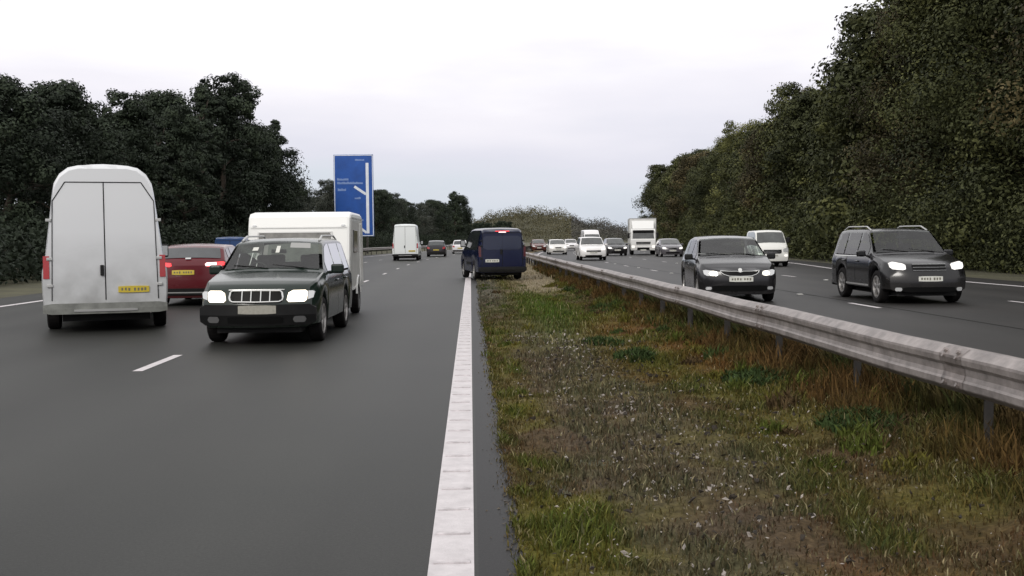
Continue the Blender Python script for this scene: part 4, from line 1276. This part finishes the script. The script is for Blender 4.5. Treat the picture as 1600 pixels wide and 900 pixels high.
def lorry():
    root = thing('lorry', 'white box lorry coming towards us with a wind deflector over its cab, tallest oncoming vehicle', 'lorry', (16.1, 98+3.8, 0), R(-7))
    wm = pt('lorry_white', (.72, .72, .70), top=1.2)
    y0 = -3.8
    # cab
    prof = [(0, .45), (-.02, 1.0), (.0, 1.35), (.06, 1.45), (.25, 2.15), (.42, 2.35), (1.6, 2.38), (1.62, .45)]
    bm = bmesh.new(); rings = []
    for x, ins in ((-1.12, .06), (-1.08, 0), (1.08, 0), (1.12, .06)):
        rings.append([bm.verts.new((x, y0 + .8 + (y-.8)*(1-ins), 1.4+(z-1.4)*(1-ins))) for y, z in prof])
    for a_ in range(3):
        for i in range(len(prof)):
            j = (i+1) % len(prof); bm.faces.new((rings[a_][i], rings[a_][j], rings[a_+1][j], rings[a_+1][i]))
    bm.faces.new(rings[0]); bm.faces.new(rings[-1][::-1])
    bmobj('cab', bm, wm, root)
    def fp(name, poly, m, off=.012, par=root):
        bm = bmesh.new()
        def Y(z): return interp([(q[1], q[0]) for q in prof[:6]], z)
        a_ = [bm.verts.new((x, y0+Y(z)-off, z)) for x, z in poly]; b_ = [bm.verts.new((x, y0+Y(z)-off+.05, z)) for x, z in poly]
        bm.faces.new(a_)
        for i in range(len(poly)):
            j = (i+1) % len(poly); bm.faces.new((a_[i], a_[j], b_[j], b_[i]))
        return bmobj(name, bm, m, par)
    fp('windscreen', [(-.98, 1.47), (.98, 1.47), (.92, 2.12), (-.92, 2.12)], M['glass_light'])
    box('sun_visor', (0, y0+.10, 2.16), (1.9, .22, .16), M['black'], root, .03)
    g_ = fp('grille', [(-.62, .95), (.62, .95), (.66, 1.18), (-.66, 1.18)], M['grille'])
    fp('grille_bar', [(-.6, 1.05), (.6, 1.05), (.6, 1.08), (-.6, 1.08)], M['silver'], .02, g_)
    box('front_bumper', (0, y0+.05, .58), (2.24, .3, .36), wm, root, .05)
    box('bumper_intake', (0, y0-.11, .56), (1.1, .03, .22), M['grille'], root)
    for sg in (-1, 1):
        fp('headlight', [(sg*.78, .62), (sg*1.04, .62), (sg*1.04, .86), (sg*.78, .84)], M['lamp_dim'], .11)
        m_ = box('door_mirror', (sg*1.3, y0+.25, 1.75), (.18, .12, .5), M['black'], root, .04)
        tb = bmesh.new(); tube_into(tb, (sg*1.1, y0+.3, 1.95), (sg*1.28, y0+.27, 1.9), .02); bmobj('mirror_arm', tb, M['black'], m_)
        box('side_window', (sg*1.125, y0+.75, 1.8), (.02, .75, .55), M['glass'], root)
    # deflector, roof up to the box
    bm = bmesh.new()
    d = [(-.95, .45, 2.37), (.95, .45, 2.37), (1.0, 1.45, 3.1), (-1.0, 1.45, 3.1), (-1.0, 1.6, 2.37), (1.0, 1.6, 2.37)]
    v = [bm.verts.new((x, y0+y, z)) for x, y, z in d]
    for f in ((0,1,2,3), (3,2,5,4), (0,3,4), (1,5,2), (0,4,5,1)): bm.faces.new([v[i] for i in f])
    bmobj('wind_deflector', bm, wm, root)
    box('box_body', (0, y0+4.75, 2.2), (2.46, 5.9, 2.3), wm, root, .02)
    for sg in (-1, 1): box('corner_rail', (sg*1.22, y0+1.79, 2.2), (.06, .05, 2.3), M['silver'], root)
    box('top_rail', (0, y0+1.788, 3.32), (2.36, .05, .06), M['silver'], root)
    box('chassis', (0, y0+4.2, .85), (.9, 6.6, .25), M['under'], root)
    for x in (-.98, .98):
        for yw in (1.15, 5.6): add_wheel(root, x, y0+yw, .46, .28, True)
    r = thing  # noqa
    box('number_plate', (0, y0-.125, .44), (.52, .02, .11), M['plate_w'], root)
lorry()

# ------------------------------------------------------------------ motorway sign
def sign():
    X, Y, w, h, zb = -13.75, 130.0, 4.7, 9.7, 2.05
    root = thing('road_sign', 'tall blue motorway direction sign with a white route line, beyond the caravan', 'road sign', (X, Y, 0), R(-3))
    blue = mat('sign_blue', (0.010, 0.075, 0.33), 0.4, noise_scale=.8, noise_amt=.18)
    white = mat('sign_white', (.72, .76, .82), .45, noise_scale=1.5, noise_amt=.08)
    sw = mat('sign_legend', (.16, .25, .50), .5, noise_scale=2, noise_amt=.15)
    pn = box('panel', (0, 0, zb + h/2), (w, .08, h), blue, root, .03)
    for (cx, cz, sx, sz) in ((0, zb+h-.09, w-.12, .09), (0, zb+.09, w-.12, .09), (-w/2+.09, zb+h/2, .09, h-.12), (w/2-.09, zb+h/2, .09, h-.12)):
        box('border', (cx, -.045, cz), (sx, .012, sz), white, pn)
    # route line with the branch to the left
    def strip(name, pts_, wd):
        bm = bmesh.new()
        for (x0, z0), (x1, z1) in zip(pts_, pts_[1:]):
            d = Vector((x1-x0, 0, z1-z0)); n_ = Vector((-d.z, 0, d.x)).normalized()*wd/2
            q = [Vector((x0, -.052, z0))+n_, Vector((x1, -.052, z1))+n_, Vector((x1, -.052, z1))-n_, Vector((x0, -.052, z0))-n_]
            f = [bm.verts.new(p) for p in q]; b_ = [bm.verts.new(p+Vector((0, .012, 0))) for p in q]
            bm.faces.new(f)
            for i in range(4):
                j = (i+1) % 4; bm.faces.new((f[i], f[j], b_[j], b_[i]))
        return bmobj(name, bm, white, pn)
    xr = w/2 - .72
    strip('route_line', [(xr, zb+.35), (xr, zb+h-1.0)], .34)
    strip('route_branch', [(xr-.18, zb+h*.515), (xr-1.55, zb+h*.61)], .30)
    strip('route_branch', [(xr-.18, zb+h*.045), (xr-.75, zb+h*.09)], .28)
    # place-name rows, too small to read in the photograph
    random.seed(11)
    for (z, x0, x1, hh) in ((.935, .2, 1.35, .22), (.70, -1.95, -.5, .30), (.655, -1.95, 1.1, .30), (.575, -1.9, -.9, .34), (.47, .1, 1.0, .26), (.20, .3, 1.2, .24)):
        bm = bmesh.new()
        x = x0; lo_, hi_ = [], []
        while x < x1:
            lo_.append((x, zb+h*z-hh/2)); hi_.append((x, zb+h*z+hh*random.uniform(.1, .5))); x += random.uniform(.1, .2)
        fr_ = [bm.verts.new((a_[0], -.054, a_[1])) for a_ in lo_ + hi_[::-1]]
        bk_ = [bm.verts.new((a_[0], -.044, a_[1])) for a_ in lo_ + hi_[::-1]]
        bm.faces.new(fr_)
        for i in range(len(fr_)):
            j = (i+1) % len(fr_); bm.faces.new((fr_[i], fr_[j], bk_[j], bk_[i]))
        bmobj('legend', bm, sw, pn)
    for x in (-w*.32, w*.32):
        box('post', (x, .16, (zb+h-.3)/2), (.22, .22, zb+h-.3), M['galv_dark'], root)
sign()

# ------------------------------------------------------------------ trees
def leaf_mat(name, dark, mid, light, rough=.75):
    m = bpy.data.materials.new(name); nt, b = nodes(m); l = nt.links.new
    at = nt.nodes.new('ShaderNodeAttribute'); at.attribute_name = 'tone'
    r = nt.nodes.new('ShaderNodeValToRGB')
    r.color_ramp.elements[0].color = (*dark, 1); r.color_ramp.elements[1].color = (*light, 1)
    e = r.color_ramp.elements.new(.55); e.color = (*mid, 1)
    oi = nt.nodes.new('ShaderNodeObjectInfo')
    ad = nt.nodes.new('ShaderNodeMath'); ad.operation = 'MULTIPLY_ADD'; ad.inputs[1].default_value = .26; 
    sb = nt.nodes.new('ShaderNodeMath'); sb.operation = 'SUBTRACT'; sb.inputs[1].default_value = .13
    l(oi.outputs['Random'], ad.inputs[0]); l(at.outputs['Fac'], sb.inputs[0]); l(sb.outputs[0], ad.inputs[2])
    l(ad.outputs[0], r.inputs[0]); l(r.outputs[0], b.inputs['Base Color'])
    b.inputs['Roughness'].default_value = rough; b.inputs['Specular IOR Level'].default_value = .25
    return m
LM = {'dark': leaf_mat('dark_foliage', (.010, .015, .009), (.023, .033, .019), (.048, .064, .035)),
      'grey': leaf_mat('grey_green_foliage', (.022, .028, .020), (.045, .052, .040), (.10, .105, .085)),
      'olive': leaf_mat('olive_foliage', (.016, .020, .007), (.050, .056, .019), (.125, .128, .042)),
      'autumn': leaf_mat('autumn_foliage', (.018, .016, .007), (.055, .046, .020), (.125, .098, .040)),
      'yellow': leaf_mat('yellow_green_foliage', (.040, .044, .013), (.115, .12, .036), (.24, .23, .085)),
      'far': leaf_mat('far_wood_foliage', (.042, .043, .024), (.072, .068, .036), (.105, .093, .050)),
      'farg': leaf_mat('far_wood_foliage_dull', (.038, .042, .034), (.062, .060, .052), (.088, .080, .070))}

def leaf_obj(name, cen, size, tone, m, parent=None, nrm=None):
    """quads with random orientation at each centre"""
    n = len(cen)
    a = rng.normal(size=(n, 3)); a /= np.linalg.norm(a, axis=1)[:, None]
    if nrm is not None:
        a = nrm + a*.55; a /= np.linalg.norm(a, axis=1)[:, None]
    t = rng.normal(size=(n, 3)); t -= (t*a).sum(1)[:, None]*a; t /= np.linalg.norm(t, axis=1)[:, None]
    b = np.cross(a, t)
    sz = size * rng.uniform(.55, 1.35, n)[:, None]
    V = np.empty((n, 4, 3))
    V[:, 0] = cen - t*sz; V[:, 1] = cen + b*sz*.55 + a*sz*.12; V[:, 2] = cen + t*sz; V[:, 3] = cen - b*sz*.55 + a*sz*.12
    me = bpy.data.meshes.new(name)
    me.vertices.add(n*4); me.vertices.foreach_set('co', V.ravel())
    me.loops.add(n*4); me.loops.foreach_set('vertex_index', np.arange(n*4, dtype=np.int32))
    me.polygons.add(n); me.polygons.foreach_set('loop_start', np.arange(0, n*4, 4, dtype=np.int32))
    try: me.polygons.foreach_set('loop_total', np.full(n, 4, dtype=np.int32))
    except Exception: pass
    at = me.attributes.new('tone', 'FLOAT', 'FACE'); at.data.foreach_set('value', np.clip(tone, 0, 1).astype(np.float32))
    me.update(calc_edges=True); me.validate()
    return link(name, me, m, parent)

def crown_points(H, Rw, zlo, shape, lobes, per, seed):
    """leaf centres and tones of a crown with uneven lobes"""
    g = np.random.default_rng(seed)
    cen = []; tone = []; nor = []
    nf = lobes // 3                       # small loose sprays that break up the outline
    for k in range(lobes + nf):
        u = g.uniform(0, 1)
        z = zlo + (H - zlo) * (u**.85)
        tt = (z - zlo)/(H - zlo)
        if shape == 'round': rad = Rw * math.sqrt(max(.05, 1 - (max(0, tt-.35)/.68)**2)) * g.uniform(.35, .95)
        elif shape == 'cone': rad = Rw * (1 - tt*.93) * g.uniform(.3, 1.0)
        else: rad = Rw * (1 - .55*tt**2) * g.uniform(.2, .95)
        an = g.uniform(0, 2*PI)
        c = np.array([rad*math.cos(an), rad*math.sin(an), z])
        r = {'round': .23, 'cone': .15, 'tall': .20}[shape] * Rw * 1.5 * g.uniform(.55, 1.25) * (1 if tt < .8 else .7)
        n = int(per * g.uniform(.7, 1.3))
        if k >= lobes:
            e_ = g.uniform(.95, 1.2); c = np.array([rad*e_*math.cos(an), rad*e_*math.sin(an), zlo + (z - zlo)*g.uniform(.96, 1.01)]); r *= .45; n = int(n*.28)
        d = g.normal(size=(n, 3)); d /= np.linalg.norm(d, axis=1)[:, None]
        rr = r * g.uniform(.45, 1.08, n)[:, None]
        p = c + d*rr*np.array([1, 1, .75 if shape != 'cone' else .4])
        if shape == 'cone': p[:, 2] -= .25*np.linalg.norm(p[:, :2] - 0, axis=1)
        cen.append(p); nor.append(d*.9 + np.array([0, 0, .25]))
        tone.append(np.clip(g.uniform(.12, .80) + g.normal(0, .07, n) , 0, 1))
    cen = np.concatenate(cen); tone = np.concatenate(tone); nor = np.concatenate(nor)
    keep = (cen[:, 2] > .1) & (cen[:, 2] < H*1.04)
    return cen[keep], tone[keep], nor[keep]

def make_tree(name, label, cat, H, Rw, shape, lk, lobes, per, leaf, seed, zlo=None, group=None):
    root = thing(name, label, cat, (0, 0, 0), 0, group)
    g = random.Random(seed)
    bm = bmesh.new()
    p = Vector((0, 0, -.2)); r = H*.018 + .06
    top_ = H * (.93 if shape == 'cone' else .72)
    n = 7; path = [p]
    for k in range(1, n+1):
        q = Vector((g.gauss(0, .02*H*k/n), g.gauss(0, .02*H*k/n), top_*k/n))
        tube_into(bm, path[-1], q, r*(1-(k-1)/n*.8), r*(1-k/n*.8), 7, False); path.append(q)
    for k in range(12 if shape != 'cone' else 8):
        i = g.randint(2, n-1); b0 = path[i]
        an = g.uniform(0, 2*PI); ln_ = Rw * g.uniform(.5, .95) * (1 - .5*i/n)
        e = b0 + Vector((math.cos(an)*ln_, math.sin(an)*ln_, g.uniform(.2, .8)*ln_))
        mid = (b0+e)/2 + Vector((0, 0, .1*ln_))
        tube_into(bm, b0, mid, r*.35, r*.22, 5, False); tube_into(bm, mid, e, r*.22, r*.07, 5, False)
    bmobj('trunk', bm, M['trunk'], root, True)
    c, t, nn_ = crown_points(H, Rw, zlo if zlo is not None else H*.12, shape, lobes, per, seed)
    leaf_obj('crown', c, leaf, t, LM[lk], root, nn_)
    return root

T = {}
def proto(key, *a, **k): T[key] = [a, k, None]
GR = 'trees of the wood beyond the right carriageway'; GL = 'trees of the wood beyond the left carriageway'
proto('r0', 'broadleaf_tree', 'olive green broadleaf tree in the dense wood beyond the right carriageway', 'tree', 14, 4.6, 'round', 'olive', 110, 260, .125, 1, zlo=.8, group=GR+', olive green')
proto('r1', 'broadleaf_tree', 'brownish autumn tree in the dense wood beyond the right carriageway', 'tree', 13, 4.2, 'round', 'autumn', 105, 260, .12, 2, zlo=.6, group=GR+', brown')
proto('r2', 'broadleaf_tree', 'lighter yellow-green tree in the dense wood beyond the right carriageway', 'tree', 15, 4.0, 'tall', 'yellow', 75, 200, .105, 3, zlo=2.0, group=GR+', yellow-green')
proto('r3', 'broadleaf_tree', 'dark green broadleaf tree in the dense wood beyond the right carriageway', 'tree', 13.5, 4.8, 'tall', 'olive', 115, 260, .13, 4, zlo=.4, group=GR+', dark green')
proto('rn0', 'broadleaf_tree', 'olive green broadleaf tree in the dense wood beyond the right carriageway', 'tree', 14, 4.6, 'round', 'olive', 120, 620, .075, 31, zlo=.5, group=GR+', olive green')
proto('rn1', 'broadleaf_tree', 'brownish autumn tree in the dense wood beyond the right carriageway', 'tree', 14, 4.4, 'tall', 'autumn', 120, 600, .072, 32, zlo=.5, group=GR+', brown')
proto('l0', 'conifer_tree', 'dark tapering conifer in the wood beyond the left carriageway', 'tree', 15, 3.4, 'tall', 'dark', 110, 260, .13, 5, zlo=.5, group=GL+', tapering conifers')
proto('l1', 'broadleaf_tree', 'very dark round-headed tree in the wood beyond the left carriageway', 'tree', 14, 4.6, 'round', 'dark', 115, 270, .135, 6, zlo=.4, group=GL+', round-headed')
proto('l2', 'conifer_tree', 'narrow dark spiky conifer in the wood beyond the left carriageway', 'tree', 15, 2.7, 'cone', 'dark', 110, 220, .12, 7, zlo=.6, group=GL+', narrow conifers')
proto('l3', 'broadleaf_tree', 'paler grey-green thin-leaved tree among the dark trees beyond the left carriageway', 'tree', 12, 3.8, 'round', 'grey', 80, 200, .12, 8, zlo=1.0, group=GL+', paler grey-green')
def plant(key, x, y, h, wid=1.0, label=None):
    a, k, first = T[key]
    s = h / a[3]
    sc_ = (s*wid, s*wid, s)
    if first is None:
        o = make_tree(*a, **k); T[key][2] = o
        o.location = (x, y, 0); o.rotation_euler = (0, 0, random.uniform(0, 6.28)); o.scale = sc_
        o['base_label'] = ''
        del o['base_label']
    else:
        o = dup(first, (x, y, 0), random.uniform(0, 6.28), sc_, a[1], k['group'])
    if label:
        o['label'] = label
        if 'group' in o: del o['group']
    return o

random.seed(21)
# px position along the skyline -> height, read off the photograph: distance, offset, height
def hr(y):   # right row height
    return float(np.interp(y, [20, 40, 57, 70, 91, 120, 150, 175], [18.5, 18.5, 18.0, 14.6, 13.7, 12.6, 12.8, 12.6]))
y = 22.0
while y < 176:
    base = 25.5 + (y - 57) * .055 if y > 57 else 25.5
    base = max(base, rx(y) + 7)
    k = random.choice(['r0', 'r1', 'r3', 'r0', 'r3', 'r2'])
    if y < 62: k = random.choice(['rn0', 'rn1', 'rn0'])
    plant(k, base + random.uniform(-1, 1), y, hr(y) * random.uniform(.80, 1.02), random.uniform(.9, 1.1))
    plant(random.choice(['r2', 'r1', 'r2', 'r2']) if y > 62 else random.choice(['rn0', 'rn1']), base + 5.5 + random.uniform(-1, 1), y + 2.5, hr(y) * random.uniform(.92, 1.16))
    y += random.uniform(4.6, 5.8)
for k in range(9):
    plant(random.choice(['r0', 'r3', 'r1']), 31 + k*3.6, 177 + random.uniform(-2, 3), random.uniform(12, 14.5))

# left row: skyline heights by distance (row at X about -22)
def hl(px):
    return float(np.interp(px, [0, 60, 130, 200, 240, 258, 300, 345, 388, 400, 425, 442, 452, 500, 522, 560, 600, 640, 690, 712, 722, 733],
                               [130, 95, 140, 158, 148, 170, 168, 138, 152, 225, 188, 200, 270, 292, 285, 300, 303, 318, 322, 306, 318, 352]))
y = 42.0
while y < 460:
    base = -22.5 + (cs(y) if y > 150 else 0) * .42
    px = 735 + F*base/y
    ytop = hl(px)
    h = 1.5 + (379 - ytop) * y / F
    h = max(5, min(19, h))
    key = random.choice(['l1', 'l0', 'l2', 'l1', 'l0'])
    if 455 < px < 535: key = random.choice(['l3', 'l0', 'l3'])
    if 610 < px < 670: key = random.choice(['l3', 'l1'])
    plant(key, base, y, h * random.uniform(.93, 1.05), random.uniform(.85, 1.1))
    if y < 250: plant(random.choice(['l1', 'l0']), base - 5.5, y + 2, h * random.uniform(.80, .96))
    y += random.uniform(4.2, 5.6) * (1 + y/260)
# two taller trees the skyline shows
plant('l2', -20.2, 196, 13.0, 1.3, 'dark forked conifer standing above its neighbours left of the blue sign') if False else None

# undergrowth at the foot of both woods
def undergrowth(name, label, f, y0, y1, h, lk, n, leaf):
    ys_a = rng.uniform(y0, y1, n); u = rng.uniform(-1, 1, n)
    X = np.array([f(v) + (cs(v) * .42 if v > 150 and f(v) < 0 else 0) for v in ys_a])
    hh = h * (.65 + .45*np.array([fbm(v, 0, 3.5, 3, 7.7) for v in ys_a]))
    z = rng.uniform(0, 1, n)**.8 * hh
    c = np.stack([X + u*1.8*(1 - .4*z/h), ys_a, z], 1)
    t = .4 + .35*np.array([fbm(a_, b_*2, 2.0, 2, 4.4) for a_, b_ in zip(ys_a, z)]) + rng.normal(0, .12, n)
    o = leaf_obj(name, c, leaf, t, LM[lk]); kind(o, 'stuff', label, 'undergrowth')
undergrowth('undergrowth', 'dark scrub along the foot of the left wood', lambda y: -18.8, 30, 300, 3.4, 'dark', 110000, .12)
FR = lambda y: max(22.6 + max(0, (y-57))*.055, rx(y)+4.2)
undergrowth('undergrowth', 'olive scrub along the foot of the right wood, far part', FR, 60, 176, 4.2, 'olive', 90000, .12)
undergrowth('undergrowth', 'olive scrub along the foot of the right wood, near part', FR, 16, 60, 4.2, 'olive', 120000, .075)

# ------------------------------------------------------------------ far wooded hill
def hill_h(x, y):
    px = 735 + F * x / y
    top_ = float(np.interp(px, [500, 640, 735, 760, 790, 830, 860, 890, 915, 940, 975, 1010, 1080, 1300, 2000], [352, 348, 352, 342, 336, 333, 337, 343, 352, 354, 366, 372, 374, 372, 370]))
    return max(0, (375.5 - top_) * 640 / F)
vs = []; fs = []
XS = np.linspace(-260, 560, 83)
for j, yy in enumerate((520, 560, 600, 640, 700, 800)):
    for i, xx in enumerate(XS):
        k = (0, .4, .8, 1, .9, 0)[j]
        vs.append((xx, yy, hill_h(xx*640/yy*1.0, 640) * k - .02*(j == 0)))
        if i and j:
            a_ = j*len(XS)+i; fs.append((a_-len(XS)-1, a_-len(XS), a_, a_-1))
kind(pymesh('hill', vs, fs, M['turf'], None, True), 'structure')
n = 200000
yy = rng.uniform(515, 660, n); xx = rng.uniform(-120, 420, n)
cl = np.array([fbm(a_, b_, 9.0, 3, 2.2) for a_, b_ in zip(xx, yy)])
kk = np.interp(yy, [520, 560, 600, 640, 700], [0, .4, .8, 1, .9])
gh = np.array([hill_h(a_*640/b_, 640) for a_, b_ in zip(xx, yy)]) * kk
zz = gh + rng.uniform(0, 1, n)**.7 * np.clip(3.6 + 5*cl, 1.0, 8)
t = .5 + .6*cl + rng.normal(0, .06, n)
pxs = 735 + F*xx/yy
m1 = pxs < 893
wa = leaf_obj('woodland', np.stack([xx, yy, zz], 1)[m1], .36, t[m1], LM['far']); kind(wa, 'stuff', 'far olive-brown wood covering the low hill where the road vanishes', 'wood')
wb = leaf_obj('woodland', np.stack([xx, yy, zz], 1)[~m1], .36, t[~m1], LM['farg']); kind(wb, 'stuff', 'duller far wood falling away to the right, behind the lorry', 'wood')
